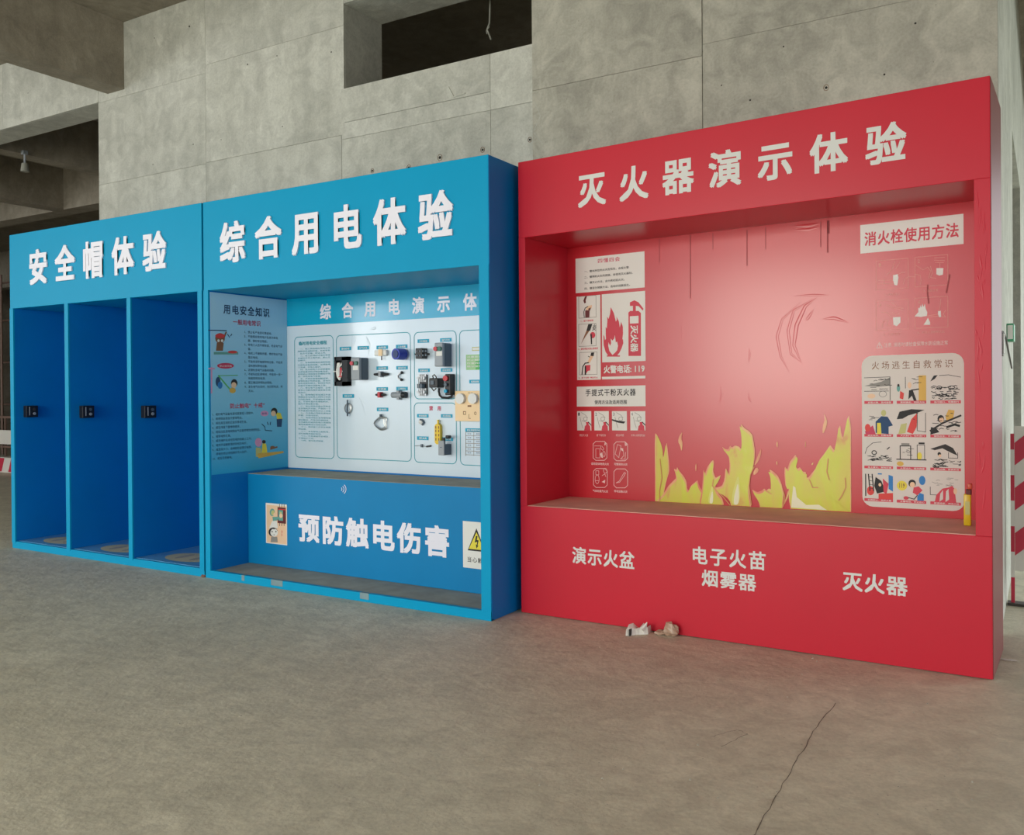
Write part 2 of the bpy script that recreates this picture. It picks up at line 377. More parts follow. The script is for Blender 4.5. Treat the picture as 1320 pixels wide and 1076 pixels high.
crackline([H0(1078, 912), H0(1045, 955), H0(1015, 1010), H0(975, 1078), H0(950, 1120)], .003)
crackline([H0(915, 956), H0(950, 946), H0(965, 952), H0(930, 968)], .002)
# little crumbs of grit along the booths
gr = MB()
for k in range(70):
    u = random.uniform(150, 1270); v = random.uniform(0, 1)**2*220 + (700+.155*(u-18) if u < 633 else 792+.143*(u-672)) + 6
    p = hit(u, v, 2, 0); s_ = random.uniform(.002, .006)
    gr.add([(p.x-s_, p.y-s_, fz(p.x)), (p.x+s_, p.y-s_*.6, fz(p.x)), (p.x+s_*.3, p.y+s_, fz(p.x)), (p.x, p.y, fz(p.x)+s_)], [(0, 1, 3), (1, 2, 3), (2, 0, 3)])
g_ = gr.build('grit', 'dusty_floor', floor); g_['kind'] = 'stuff'
# ceiling slab and beams
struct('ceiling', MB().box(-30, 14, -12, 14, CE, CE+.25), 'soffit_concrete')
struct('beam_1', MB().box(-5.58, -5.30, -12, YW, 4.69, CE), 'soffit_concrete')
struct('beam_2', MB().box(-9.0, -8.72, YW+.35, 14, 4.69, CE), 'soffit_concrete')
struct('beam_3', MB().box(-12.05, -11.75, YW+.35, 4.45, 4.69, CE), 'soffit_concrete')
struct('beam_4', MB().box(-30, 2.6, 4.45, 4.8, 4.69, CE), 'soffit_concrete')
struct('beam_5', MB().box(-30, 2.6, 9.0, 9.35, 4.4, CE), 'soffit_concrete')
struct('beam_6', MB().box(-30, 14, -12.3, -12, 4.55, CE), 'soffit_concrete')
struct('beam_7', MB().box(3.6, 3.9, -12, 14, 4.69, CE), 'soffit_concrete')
struct('right_light_blocker', MB().box(8.8, 9.1, -12, 12, 3.1, CE), 'soffit_concrete')  # unseen blocker, added to cut the high light coming from the right
struct('wall_back', MB().box(-30, 2.5, 13.7, 14, 0, CE), 'soffit_concrete')
struct('wall_left', MB().box(-30.3, -30, -12, 14, 0, CE), 'soffit_concrete')
# the long wall behind the booths, cast in form panels
wf = MB(); XR = 2.834; OX0, OX1, OZ0, OZ1 = -2.228, -.314, 4.145, 4.89
FT = .02
for b in [(-30, -5.75, 4.627, CE), (-5.75, OX0, 0, CE), (OX0, OX1, 0, OZ0), (OX0, OX1, OZ1, CE), (OX1, XR, 0, CE)]:
    wf.box(b[0], b[1], YW+FT, YW+(.35 if b[1] <= -5.75 else .52), b[2], b[3])
wall = struct('wall_front', wf, 'wall_concrete')
g = .0012
def panel(x0, x1, z0, z1, dy=0):
    m = MB(); o0 = random.uniform(-.0015, .0015)
    n = 8; vs = []; 
    m.box(x0+g, x1-g, YW+dy+o0, YW+FT, z0+g, z1-g, bev=.0012)
    return m.build('form_panel', 'wall_concrete_dark' if x0 > -.4 else 'wall_concrete', wall)
cols = [(-5.75, -4.03), (-4.03, -2.262), (-2.262, -.70), (-.70, -.314), (-.314, 1.04), (1.04, XR)]
for i, (a, b) in enumerate(cols):
    zz = {0: [0, 1.4, 2.7, 3.73, 4.62, CE], 1: [0, 1.4, 2.7, 3.74, 4.70, CE], 2: [0, 1.4, 2.7, 3.70, 3.845, OZ0], 3: [0, 1.4, 2.7, 3.70, OZ0], 4: [0, 1.4, 2.7, 3.78, 4.75, CE], 5: [0, 1.4, 2.7, 3.86, 4.85, CE]}[i]
    for z0, z1 in zip(zz[:-1], zz[1:]):
        if i == 1 and z0 >= 3.74:
            panel(a, OX0, z0, z1)
        else: panel(a, b, z0, z1, dy=(-.006 if i == 4 else 0))
panel(OX0, OX1, OZ1, CE)
for a, b in ((-7.6, -5.75), (-9.6, -7.6), (-12, -9.6)): panel(a, b, 4.627, CE)
# tie holes and the row of rusty anchor marks above the blue booth
for (u, v, r, rm) in [(244, 34, .016, 0), (199, 49, .008, 0), (319, 83, .014, 0), (285, 180, .008, 0), (249, 186, .01, 0), (197, 212, .008, 0), (36, 120, .01, 0), (364, 163, .01, 0), (357, 72, .01, 0), (427, 67, .012, 0),
                    (527, 216, .02, 1), (567, 203, .022, 1), (622, 193, .018, 1), (480, 220, .016, 1), (720, 190, .012, 1), (740, 43, .012, 1), (718, 12, .01, 0), (745, 177, .01, 0), (683, 180, .016, 1), (900, 146, .014, 1), (817, 165, .01, 0), (967, 129, .012, 0), (1065, 113, .016, 1), (1140, 96, .012, 0), (930, 110, .009, 0), (880, 40, .01, 0), (1010, 60, .01, 0), (1180, 30, .012, 0), (806, 60, .009, 0)]:
    p = hit(u, v, 1, YW-.001)
    mb = MB(); mb.cyl((p.x, YW-.0015, p.z), (p.x, YW+.004, p.z), r*.55, 10)
    mb.build('tie_hole', 'hole_dark', wall)
    if rm:
        mb = MB(); mb.tube([(p.x+r*math.cos(t*.5236), YW-.001, p.z+r*1.2*math.sin(t*.5236)) for t in range(12)], .002, 5, closed=True); mb.build('anchor_ring', 'rust', wall)
# spilled grout along the joints
for pts in [[(690, 132), (697, 150), (688, 170), (700, 186)], [(600, 120), (585, 125), (578, 112)], [(690, 58), (696, 30)]]:
    mb = MB(); mb.tube([tuple(hit(u, v, 1, YW-.002)) for u, v in pts], .006, 6); mb.build('grout_ridge', 'wall_concrete', wall)
# return wall running away on the right, with a tall doorway
wr = MB()
wr.box(2.56, XR, YW+.52, 3.6, 0, CE); wr.box(2.56, XR, 3.6, 6.1, 3.6, CE); wr.box(2.56, XR, 6.1, 12, 0, CE)
struct('wall_right', wr, 'wall_concrete')
struct('wall_niche', MB().box(0.9, 1.1, 3.0, 8, 0, CE).box(1.1, 2.56, 7.8, 8, 0, CE), 'soffit_concrete')
# hanging wire in the upper opening
w_ = MB(); q = lambda u, v: tuple(hit(u, v, 1, 1.9))
w_.tube([q(632, -6), q(631, 30), q(628, 38), q(631, 46), q(633, 51)], .008, 6)
w_.tube([q(631, 34), q(627, 40), q(628, 44)], .006, 6)
tag(w_.build('hanging_wire', 'pale_bulb', smooth=True, base=True), 'pale wire hanging in the dark upper wall opening', 'wire')
# dark interior behind the wall: lamp holder
p = hit(30, 216, 0, -8.72)
t = thing('pendant_lamp', (-8.70, p.y, p.z), 'small pale lamp holder hanging from the dark beam at far left', 'lamp')
MB().cyl((-8.68, p.y, p.z-.06), (-8.68, p.y, p.z+.05), .055, 12, r2=.04).build('lamp_bulb', 'pale_bulb', t, True)
MB().cyl((-8.68, p.y, p.z+.05), (-8.68, p.y, p.z+.2), .015, 8).box(-8.72, -8.66, p.y-.03, p.y+.03, p.z+.17, p.z+.22).build('lamp_holder', 'grey_plastic', t)

# ------------------------------------------------------------------ blue helmet booth
H = 3.0; XL, XM = -5.471, -2.735
PB = Plane((0, 0, 0), (1, 0, 0), (0, 0, 1))
t1 = thing('helmet_booth', (-4.1, 0, 0), 'tall blue booth with three open stalls and white helmet heading, leftmost booth', 'booth')
D = .9; ZH = 2.2935
d1 = (PB.ab(84.3, 500)[0]+.0, PB.ab(88.8, 500)[0]); d2 = (PB.ab(164.6, 500)[0], PB.ab(169.4, 500)[0])
MB().box(XL, XM, 0, D, ZH, H, bev=.003).build('header', 'blue_film', t1)
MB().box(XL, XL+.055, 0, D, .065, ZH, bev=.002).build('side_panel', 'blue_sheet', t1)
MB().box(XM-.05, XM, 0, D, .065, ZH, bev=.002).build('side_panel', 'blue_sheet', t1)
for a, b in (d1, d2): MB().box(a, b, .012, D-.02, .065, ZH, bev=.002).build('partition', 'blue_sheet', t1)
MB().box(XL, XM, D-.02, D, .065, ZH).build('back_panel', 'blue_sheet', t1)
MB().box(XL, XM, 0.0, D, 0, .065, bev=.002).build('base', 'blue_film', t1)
for a, b in ((XL, XL+.055), d1, d2, (XM-.05, XM)):
    MB().box(a-.001, b+.001, -.004, .012, .05, ZH+.004, bev=.001).build('front_trim', 'blue_film', t1)
stalls = ((XL+.055, d1[0]), (d1[1], d2[0]), (d2[1], XM-.05))
for a, b in stalls:
    MB().box(a+.004, b-.004, .03, D-.03, .0655, .069).build('floor_sheet', 'floor_paper', t1)
    c = ((a+b)/2, .26); n = 24
    mb = MB(); mb.add([(c[0]+.27*math.cos(2*math.pi*i/n), c[1]+.17*math.sin(2*math.pi*i/n), .0705) for i in range(n)], [tuple(range(n))]); mb.build('oval_sticker', 'sand_oval', t1)
    for sx_ in (-.09, .09):
        mb = MB(); mb.add([(c[0]+sx_+.04*math.cos(2*math.pi*i/n), c[1]+.1*math.sin(2*math.pi*i/n), .0715) for i in range(n)], [tuple(range(n))]); mb.build('footprint_print', 'dusty_floor', t1)
c3 = crop(0, 260, 4.139)
text('character', '安全帽体验', PB, c3, 163, 893, 258, 447, 'letter_white', t1, lift=.0065, bold=.03, res=3, ext=.006, gap=.38, split=True)
for i, (a, b) in enumerate(stalls):
    u0 = (29, 101, 180.5)[i]; wlab = ('leftmost', 'middle', 'right-hand')[i]
    q0 = hit(u0, 530, 0, a+.05); z0 = hit(u0, 538 if i == 0 else 539, 0, a+.05).z; z1 = hit(u0, 523, 0, a+.05).z
    y0 = hit(u0+1, 530, 0, a).y; y1 = y0+.115
    t = thing('control_box', (a, y0, z0), 'small black button box on the blue wall of the %s stall' % wlab, 'control box', 'button boxes in the three stalls')
    hs_ = MB().box(a+.0005, a+.055, y0, y1, z0, z1, bev=.004).build('housing', 'black_plastic', t)
    MB().box(a+.055, a+.058, y0+.026, y0+.034, z0+.02, z1-.012).build('slot', 'grey_plastic', hs_)
    MB().cyl((a+.055, y0+.075, z0+.035), (a+.064, y0+.075, z0+.035), .013, 12).build('button', 'grey_plastic', t, True)
    MB().cyl((a+.055, y0+.075, z1-.035), (a+.062, y0+.075, z1-.035), .013, 12).build('button', 'slate_plastic' if i else 'wire', t, True)

# ------------------------------------------------------------------ blue electricity booth
X0 = -2.715; XI = X0+.055; YB = .85
t2 = thing('electricity_booth', (-1.35, 0, 0), 'tall blue booth with electrical display board above a blue bench, middle booth', 'booth')
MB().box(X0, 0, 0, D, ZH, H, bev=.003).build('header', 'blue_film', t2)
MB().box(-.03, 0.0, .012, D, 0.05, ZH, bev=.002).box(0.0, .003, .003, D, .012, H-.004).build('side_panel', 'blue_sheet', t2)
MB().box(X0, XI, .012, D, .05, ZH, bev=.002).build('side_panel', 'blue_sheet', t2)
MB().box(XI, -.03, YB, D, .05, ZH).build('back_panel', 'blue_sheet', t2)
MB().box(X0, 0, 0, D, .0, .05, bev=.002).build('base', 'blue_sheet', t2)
for a, b in ((X0, XI), (-.075, 0)): MB().box(a, b, -.004, .012, .03, ZH+.004, bev=.001).build('front_trim', 'blue_film', t2)
MB().box(X0, 0, -.005, .03, .0, .062, bev=.002).build('front_rail', 'blue_film', t2)
for a, b in ((-1.98, -1.86), (-1.1, -1.02), (-2.3, -2.27)):
    MB().box(a, b, -.0065, .02, .02, .0635).build('scuff', 'dusty_blue', t2)
MB().box(XI, -.03, .03, .80, .05, .056).build('floor_dust', 'dusty_floor', t2)
# bench
YN = .386; ZN = .80
bch = MB().box(XI+.001, -.032, YN, YB, .057, ZN, bev=.003).build('bench_box', 'bench_blue', t2)
MB().box(XI+.004, -.034, YN+.004, YB-.002, ZN, ZN+.003).build('bench_top_dust', 'dusty_floor', bch)
PBN = Plane((0, YN, 0), (1, 0, 0), (0, 0, 1)); c8 = crop(250, 590, 3.0)
c5 = crop(250, 180, 3.07)
text('character', '综合用电体验', PB, c5, 107, 1030, 330, 494, 'letter_white', t2, lift=.0065, bold=.03, res=3, ext=.006, gap=.36, split=True)
text('character', '预防触电伤害', PBN, c8, 405, 987, 212, 322, 'letter_white', bch, lift=.002, bold=.034, res=3, gap=.1, split=True)
# bench stickers
ink = Ink(PBN, c8, .0015)
for k, r in enumerate((7, 15, 23)):
    ink.stroke([(566+r*math.cos(a), 121-r*1.0*math.sin(a)) for a in [(-.8+.2*i) for i in range(9)]], 'letter_white', .005, k)
ink.build('contactless_symbol', bch)
ink = Ink(PBN, crop(335, 640, 15.37), .0015); st = ink
st.rect(122, 122, 540, 915, 'print_white', 0)
st.rect(140, 160, 530, 900, 'skin_print', 1)
st.rect(355, 205, 520, 520, 'maroon', 2); st.rect(372, 262, 462, 470, 'teal_dress', 3); st.rect(372, 240, 520, 255, 'bright_red', 3); st.rect(400, 300, 440, 420, 'olive_print', 4)
for x in (395, 440, 485): st.stroke([(x, 150), (x, 205)], 'print_dark', .006, 3); st.stroke([(x, 525), (x, 575)], 'print_dark', .006, 3)
st.ell(250, 310, 50, 75, 'teal_dress', 3); st.ell(262, 320, 34, 52, 'olive_print', 4)
st.poly([(255, 400), (390, 395), (350, 470), (265, 480)], 'teal_dress', 4); st.ell(310, 355, 38, 42, 'skin_print', 5); st.ell(425, 375, 34, 42, 'skin_print', 5)
st.poly([(250, 480), (340, 480), (365, 620), (190, 620)], 'print_white', 4)
st.ell(270, 700, 92, 92, 'print_black', 5); st.ell(290, 710, 74, 80, 'print_white', 6); st.ell(252, 690, 11, 18, 'print_black', 7); st.ell(328, 690, 11, 18, 'print_black', 7); st.ell(290, 755, 12, 10, 'print_grey', 7)
st.rect(262, 618, 308, 640, 'print_black', 7); st.poly([(230, 795), (350, 795), (360, 900), (220, 900)], 'print_grey', 5)
st.txt('安全', 430, 462, 660, 720, 'print_red', 5); st.txt('第一', 430, 462, 725, 785, 'print_red', 5)
st.build('cartoon_sticker', bch)
ink = Ink(PBN, crop(590, 665, 14.35), .0015)
ink.rect(100, 88, 605, 945, 'print_white', 0)
ink.poly([(350, 225), (520, 640), (185, 622)], 'print_black', 1)
tri = [ink.P(350, 225), ink.P(185, 632)]; ax = ink.P(350, 300)[0]; bt = ink.P(350, 225)[1]; bb = ink.P(185, 632)[1]; hw = ax-ink.P(188, 632)[0]
ink.mb = MB(); ink.ms = []
ink.rect(100, 88, 605, 945, 'print_white', 0)
ink.polyab([(ax, bt), (ax-hw, bb), (ax+hw, bb)], 'print_black', 1)
ink.polyab([(ax, bt-.028), (ax-hw*.86, bb+.012), (ax+hw*.86, bb+.012)], 'yellow_print', 2)
ink.poly([(342, 365), (372, 368), (358, 440), (392, 450), (370, 545), (388, 545), (352, 600), (340, 520), (358, 530), (365, 475), (318, 490)], 'print_black', 3)
ink.txt('当心触电', 185, 560, 748, 845, 'print_black', 1, bold=.01, gap=.15)
ink.build('electric_warning_sign', bch)

# display board
PE = Plane((0, YB-.006, 0), (1, 0, 0), (0, 0, 1)); c7 = crop(360, 370, 4.304)
XE = -.032
zb = PE.ab(*c7(50, 218))[1]; zbot = PE.ab(*c7(60, 1000))[1]
brd = MB().box(XI, XE, YB-.006, YB, zbot, zb).build('display_board', 'board_white', t2)
tst = MB().box(XI, XE, YB-.008, YB, zb, ZH).build('title_strip', 'strip_cyan', t2)
lay7 = PE.ab(*c7(228, 140))[0], PE.ab(*c7(1098, 140))[0]
text('character', '综合用电演示体', PE, c7, 228, 1098, 95, 182, 'letter_white', tst, lift=.004, bold=.03, res=2, gap=.95, split=True)
ink = Ink(PE, c7, .0015)
F1 = (88, 278, 302, 942)
for (x0, yt, x1, yb) in [F1, (320, 270, 730, 948), (750, 252, 983, 620), (750, 642, 983, 970)]: ink.frame(x0, yt, x1, yb, 'teal_print', .006, 0, .04)
A0, A1, B0, B1 = ink.rectab(1003, 242, 1130, 985); ink.frame(0, 0, 0, 0, 'teal_print', .006, 0, .04, ab=(A0, -.07, B0, B1))
ink.build('panel_outlines', brd)
ink = Ink(PE, c7, .002)
ink.txt('临时用电安全规程', 110, 265, 302, 324, 'teal_print', 1, bold=.02)
reg = ['　一、施工现场临时用电必须', '按照规范编制方案，并经审批', '　后方可实施，持证上岗。', '　二、电工必须经过培训考核', '合格后方可上岗作业，禁止无', '证操作。', '　三、安装巡检维修或拆除临', '时用电设备和线路，必须由电', '工完成，并有人监护。', '　四、各类用电人员应掌握安', '全用电基本知识和设备性能，', '使用前必须按规定穿戴防护用', '品，并检查电气装置。', '　五、严禁设备带缺陷运转，', '保管和维护所用设备，发现问', '题及时报告解决，暂时停用的', '设备开关箱必须断电上锁。', '　六、移动电气设备时，必须', '经电工切断电源并做妥善处理', '后进行。', '　七、配电箱应装设端正牢固', '周围应有足够两人同时工作的', '空间和通道，不得堆放任何物', '品，不得有灌木杂草和积水，', '箱内不得放置杂物。', '　八、每台用电设备必须有各', '自专用的开关箱，严禁同一个', '开关直接控制两台及以上设备', '　九、开关箱必须安装漏电保', '护器，并保持完好。', '　十、电缆线路应采用埋地或', '架空敷设，严禁沿地面明设，', '并应避免机械损伤和介质腐蚀', '埋地电缆路径应设标志牌。', '　十一、夜间施工应有足够照', '明设施。', '　十二、发生触电立即断电，', '进行抢救并保护现场。', '　十三、灯具高度符合规定，', '不得低于三米。', '　十四、遵守各项制度。']
para(ink, 105, 340, 286, 858, reg, 'teal_print', .66)
ink.txt('禁 用', 833, 897, 658, 685, 'magenta_print', 1, bold=.02, gap=.3)
for (x, y, s_) in [(336, 332, '漏电保护器'), (435, 328, '空气开关'), (540, 325, '熔断器'), (648, 320, '工业插座'), (540, 440, '接线端'), (650, 438, '漏电开关'), (540, 555, '断路器'), (650, 553, '三相插头'), (352, 594, '吊环'), (542, 668, '接地线'), (768, 290, '交流接触器'), (893, 284, '磁力开关'), (772, 452, '热继电器组'), (897, 450, '起动按钮'), (765, 703, '单相插座'), (898, 704, '民用插线板'), (765, 827, '花线'), (900, 832, '闸刀开关'), (1055, 514, '插座面板'), (1033, 782, '安全用电常识对照')]:
    wd = 60 if len(s_) < 8 else 96
    ink.rect(x, y, x+wd+4, y+20, 'teal_label', 0); ink.txt(s_, x+10, x+wd-6, y+5, y+16, 'print_white', 1.2, bold=.01)
ink.rect(1037, 375, 1175, 460, 'lightgreen_print', 0); ink.rect(1090, 410, 1175, 458, 'green_print', .6)
para(ink, 1042, 382, 1170, 452, ['注意安全用电', '防止触电事故', '检查线路开关', '确认接地良好'], 'print_white', .6, 2, .01)
ink.rect(1070, 332, 1115, 354, 'olive_print', 0); ink.rect(1073, 336, 1112, 350, 'print_white', .6)
for k in range(7): ink.stroke([(1035, 803+k*21), (1155, 803+k*22)], 'print_grey', .004, 0)
for x in (1035, 1080, 1155): ink.stroke([(x, 803), (x, 935)], 'print_grey', .004, .3)
for k in range(6): ink.txt('安全', 1046, 1066, 809+k*21, 817+k*21, 'navy_print', 1); ink.txt('用电常识', 1092, 1135, 810+k*21, 818+k*21, 'navy_print', 1)
ink.build('board_print', brd)
# loose clear film on the board: wrinkles that catch the light
for pts in [[(436, 180), (442, 155), (470, 115), (458, 75)], [(548, 172), (554, 160), (550, 140), (530, 110)], [(412, 235), (408, 300), (400, 370)], [(505, 235), (530, 228), (540, 222)], [(410, 330), (420, 290), (425, 250)], [(850, 60), (870, 110), (850, 150)], [(900, 70), (935, 60), (970, 80), (985, 110)], [(440, 600), (470, 660), (480, 720)], [(480, 270), (500, 320), (495, 380)]]:
    P3 = [PE.pt(*PE.ab(*c7(x, y)), .0005) for x, y in pts]
    sm = []
    for i in range(len(P3)-1):
        for k in range(4): sm.append(P3[i].lerp(P3[i+1], k/4))
    sm.append(P3[-1]); n = len(sm)
    squash(MB().tube(sm, [.001+.012*math.sin(math.pi*i/(n-1)) for i in range(n)], 12), PE, .15).build('film_wrinkle', 'board_white' if min(p[1] for p in pts) > 200 else 'strip_cyan', t2, True)

# left side poster inside the booth
PS = Plane((XI, 0, 0), (0, 1, 0), (0, 0, 1)); c6 = crop(250, 350, 3.84)
spo = MB().box(XI, XI+.002, .016, YB-.008, PS.ab(*c6(75, 1008))[1], ZH-.01).build('side_poster', 'poster_blue', t2)
ink = Ink(PS, c6, .0032)
ink.txt('用电安全知识', 145, 372, 160, 208, 'navy_print', 0, bold=.02, gap=.12)
ink.txt('一般用电常识', 192, 328, 234, 262, 'magenta_print', 0, bold=.015)
rows = ['1、禁止私产电源可靠接地。', '2、不能擅自使用电炉及高功率电', '　 器，做好安全隔离。', '3、非电工人员不得安装、检查电气设', '　 备。', '4、电线上不能晾衣服，晒衣铁丝不能', '　 靠近电线。', '5、不能用湿手触摸带电设备，不能用', '　 湿布擦拭带电设备。', '6、定期检查电气设备和线路。', '7、不能私拉乱接电线，不能用一线一', '　 地做照明用电源。', '8、要正确选择保险丝规格。', '9、发生电气火灾时，先切断电源，再', '　 灭火。']
para(ink, 248, 292, 437, 605, rows, 'navy_print', .62, 0)
ink.txt('防止触电“十戒”', 178, 348, 652, 678, 'magenta_print', 0, bold=.015)
rows = ['1、戒约电气设备电源线随意插入插座中。', '2、戒用铜丝铁丝代替保险丝。', '3、戒在高压线附近放风筝或钓鱼。', '4、戒在线路下面堆物建房。', '5、戒私拉乱接电网和在气设备旁堆放易燃物品。', '6、戒带电移灯具。', '7、戒无保护及未经验电的线路上工作。', '8、戒用手接触断落的导线及电杆。', '9、戒忽视大小，合闸前检查警示标牌。', '　 停电检修必须挂牌并专人监护。', '10、戒盲目救触电。']
para(ink, 88, 700, 335, 942, rows, 'navy_print', .62, 0)
I = ink
I.stroke([(70, 290), (160, 292)], 'navy_print', .008, 0); I.ell(128, 330, 24, 26, 'brown_print', 0); I.ell(128, 318, 24, 12, 'bright_red', .6); I.ell(120, 342, 6, 7, 'print_white', 1.2); I.ell(138, 342, 6, 7, 'print_white', 1.2)
I.poly([(112, 352), (146, 352), (142, 392), (108, 392)], 'brown_print', .4); I.stroke([(100, 404), (215, 404)], 'teal_dress', .02, 0); I.ell(190, 398, 24, 7, 'bright_red', .5); I.stroke([(146, 330), (158, 300)], 'brown_print', .014, .5)
I.stroke([(165, 310), (175, 325)], 'navy_print', .008, .5); I.stroke([(180, 318), (186, 310)], 'navy_print', .008, .5)
I.ell(155, 466, 42, 14, 'magenta_print', .3); I.txt('禁止放风筝', 125, 186, 461, 472, 'print_white', 1)
I.stroke([(86, 475), (86, 600)], 'pink_print', .014, 0); I.stroke([(72, 480), (100, 480)], 'pink_print', .012, .3)
I.stroke([(120, 515), (185, 592)], 'green_print', .012, .5); I.stroke([(120, 515), (215, 513)], 'green_print', .006, .5); I.ell(118, 545, 12, 24, 'navy_print', .4); I.ell(128, 562, 12, 18, 'blue_print', .6)
I.ell(198, 552, 16, 20, 'print_black', .8); I.ell(196, 562, 13, 15, 'skin_print', 1.2); I.ell(190, 588, 16, 14, 'ochre_print', .9)
I.ell(396, 692, 16, 18, 'print_black', .8); I.ell(392, 702, 12, 14, 'skin_print', 1.2); I.poly([(402, 695), (428, 700), (438, 730), (412, 735)], 'yellow_print', .6); I.poly([(408, 730), (436, 728), (432, 768), (410, 768)], 'navy_print', .9)
I.ell(348, 702, 20, 14, 'pink_print', .3); I.txt('触电', 336, 360, 697, 708, 'navy_print', 1); I.stroke([(335, 755), (350, 768), (352, 785), (385, 788)], 'navy_print', .007, .3); I.stroke([(362, 745), (366, 758)], 'navy_print', .008, .3); I.stroke([(378, 745), (376, 758)], 'navy_print', .008, .3)
I.ell(318, 845, 17, 22, 'pink_print', .3); I.ell(345, 842, 9, 9, 'print_dark', .6); I.poly([(338, 850), (356, 852), (362, 895), (334, 898)], 'yellow_print', .5); I.poly([(305, 870), (330, 872), (340, 920), (305, 916)], 'olive_print', .4); I.poly([(315, 900), (440, 888), (444, 896), (318, 924)], 'ochre_print', .8); I.ell(388, 870, 12, 8, 'brown_print', .9); I.stroke([(378, 878), (410, 868)], 'brown_print', .014, 1)
ink.build('poster_print', spo)

# ---- devices on the board
def dgeo(fl, fr, br, yt, yb):
    """box fixed to the board: front-left, front-right and board-right px, top and bottom px at the front left"""
    xr = PE.ab(*c7(br, (yt+yb)/2))[0]
    yf = hit(*c7(fr, (yt+yb)/2), 0, xr).y
    L_ = hit(*c7(fl, yt), 1, yf); B_ = hit(*c7(fl, yb), 1, yf)
    return L_.x, xr, yf, B_.z, L_.z
YS = YB-.0065
def dthing(name, x, z, label, cat, group=None): return thing(name, (x, YS, z), label, cat, group)
def flatpts(pts, lift): return [tuple(PE.pt(*PE.ab(*c7(x, y)), lift)) for x, y in pts]
# open meter box
a, b, yf, z0, z1 = dgeo(322, 395, 400, 388, 548)
yf = YS-.05
t = dthing('meter_box', a, z0, 'open black-edged meter box full of pale wires on the white board', 'meter box')
mb = MB(); mb.box(a, b, yf, YS, z1-.03, z1); mb.box(a, b, yf, YS, z0, z0+.035); mb.box(a, a+.02, yf, YS, z0, z1); mb.box(b-.06, b, yf, YS, z0, z1); mb.box(a, b, YS-.008, YS, z0, z1); mb.build('case', 'black_plastic', t)
mb = MB()
for k in range(9):
    xx = a+.04+random.random()*(b-a-.13); mb.tube([(xx, yf+.02, z0+.05), (xx+random.uniform(-.05, .05), yf+.005, (z0+z1)/2), (xx+random.uniform(-.03, .03), yf+.02, z1-.05)], .007, 5)
mb.build('wires', 'white_plastic', t)
MB().box(a+.03, b-.09, yf+.015, YS-.01, z0+.16, z1-.12).build('meter', 'steel', t); MB().box(a+.035, a+.09, yf+.008, yf+.02, z1-.17, z1-.09).build('terminal', 'button_red', t)
def starter(fl, fr, br, yt, yb, label):
    a, b, yf, z0, z1 = dgeo(fl, fr, br, yt, yb)
    t = dthing('starter_box', a, z0, label, 'switch box', 'grey starter boxes on the board')
    MB().box(a, b, yf+.035, YS, z0, z1, bev=.008).build('housing', 'slate_plastic', t)
    cv_ = MB().box(a-.001, b+.001, yf, yf+.034, z0-.002, z1+.002, bev=.008).build('cover', 'grey_plastic', t)
    MB().box((a+b)/2-.02, (a+b)/2+.035, yf-.0015, yf+.002, z0+.08, z0+.115).build('rating_plate', 'print_white', cv_)
    for k, m_ in ((.24, 'button_red'), (.74, 'button_green')):
        MB().cyl((a+(b-a)*k, yf+.002, z1-.045), (a+(b-a)*k, yf-.018, z1-.045), .017, 16).build('button', m_, cv_, True)
    return t
starter(396, 442, 495, 392, 515, 'grey starter box with red and green buttons, beside the open meter box')
starter(860, 905, 957, 310, 440, 'grey starter box with red and green buttons, upper right of the board')
# ceramic fuse
p0, p1 = flatpts([(540, 366), (606, 366)], .02)
t = dthing('fuse_holder', p0[0], p0[2], 'cream ceramic fuse holder at the top of the board', 'fuse')
MB().box(p0[0], p1[0], YS-.03, YS, p0[2]-.022, p0[2]+.022, bev=.005).build('body', 'white_plastic', t); MB().box(p0[0]+.05, p0[0]+.09, YS-.04, YS-.03, p0[2]-.026, p0[2]+.03, bev=.003).build('cap', 'peach_plate', t); MB().cyl((p0[0]+.07, YS-.02, p0[2]-.02), (p0[0]+.07, YS-.02, p0[2]-.06), .005, 6).build('tail', 'wire', t)
# blue industrial socket
a, b, yf, z0, z1 = dgeo(650, 684, 697, 350, 397); yf = min(yf, YS-.04)
t = dthing('industrial_socket', a, z0, 'blue round industrial socket fixed to the white board', 'socket')
MB().box(a+.03, b, YS-.05, YS, z0, z1, bev=.008).build('mount', 'socket_blue', t); MB().cyl((a+.065, YS-.02, (z0+z1)/2), (a+.055, YS-.11, (z0+z1)/2), .045, 20).build('collar', 'socket_blue', t, True); MB().cyl((a+.055, YS-.108, (z0+z1)/2), (a+.054, YS-.113, (z0+z1)/2), .032, 16).build('face', 'navy_sheet', t)
def rodthing(name, label, cat, x0, x1, y, r, m1, m2=None, taper=True):
    p0, p1 = flatpts([(x0, y), (x1, y)], .02); p0 = Vector(p0); p0.y = YS-r-.004; p1 = Vector((p1[0], p0.y, p0.z))
    t = dthing(name, (p0.x+p1.x)/2, p0.z-r, label, cat)
    n = 7; MB().tube([p0.lerp(p1, i/(n-1)) for i in range(n)], [r*(.35+.65*math.sin(math.pi*(i+.6)/(n+.2))) if taper else r for i in range(n)], 8).build('rod', m1, t, True)
    c = (p0+p1)/2; MB().box(c.x-.012, c.x+.012, YS-.045, YS, c.z-r*1.6, c.z+r*1.6, bev=.003).build('clip', m2 or 'grey_plastic', t)
    return t, p0, p1
rodthing('cable_joint', 'slim black cable joint below the ceramic fuse on the board', 'cable joint', 535, 614, 484, .015, 'black_plastic')
rodthing('breaker_clip', 'short black clip with red middle below the slim black joint', 'clip', 543, 597, 597, .014, 'black_plastic', 'button_red')
t, p0, p1 = rodthing('plug_adapter', 'grey cylindrical plug with black end at right of the board column', 'plug', 640, 712, 598, .024, 'grey_plastic', 'grey_plastic', taper=False)
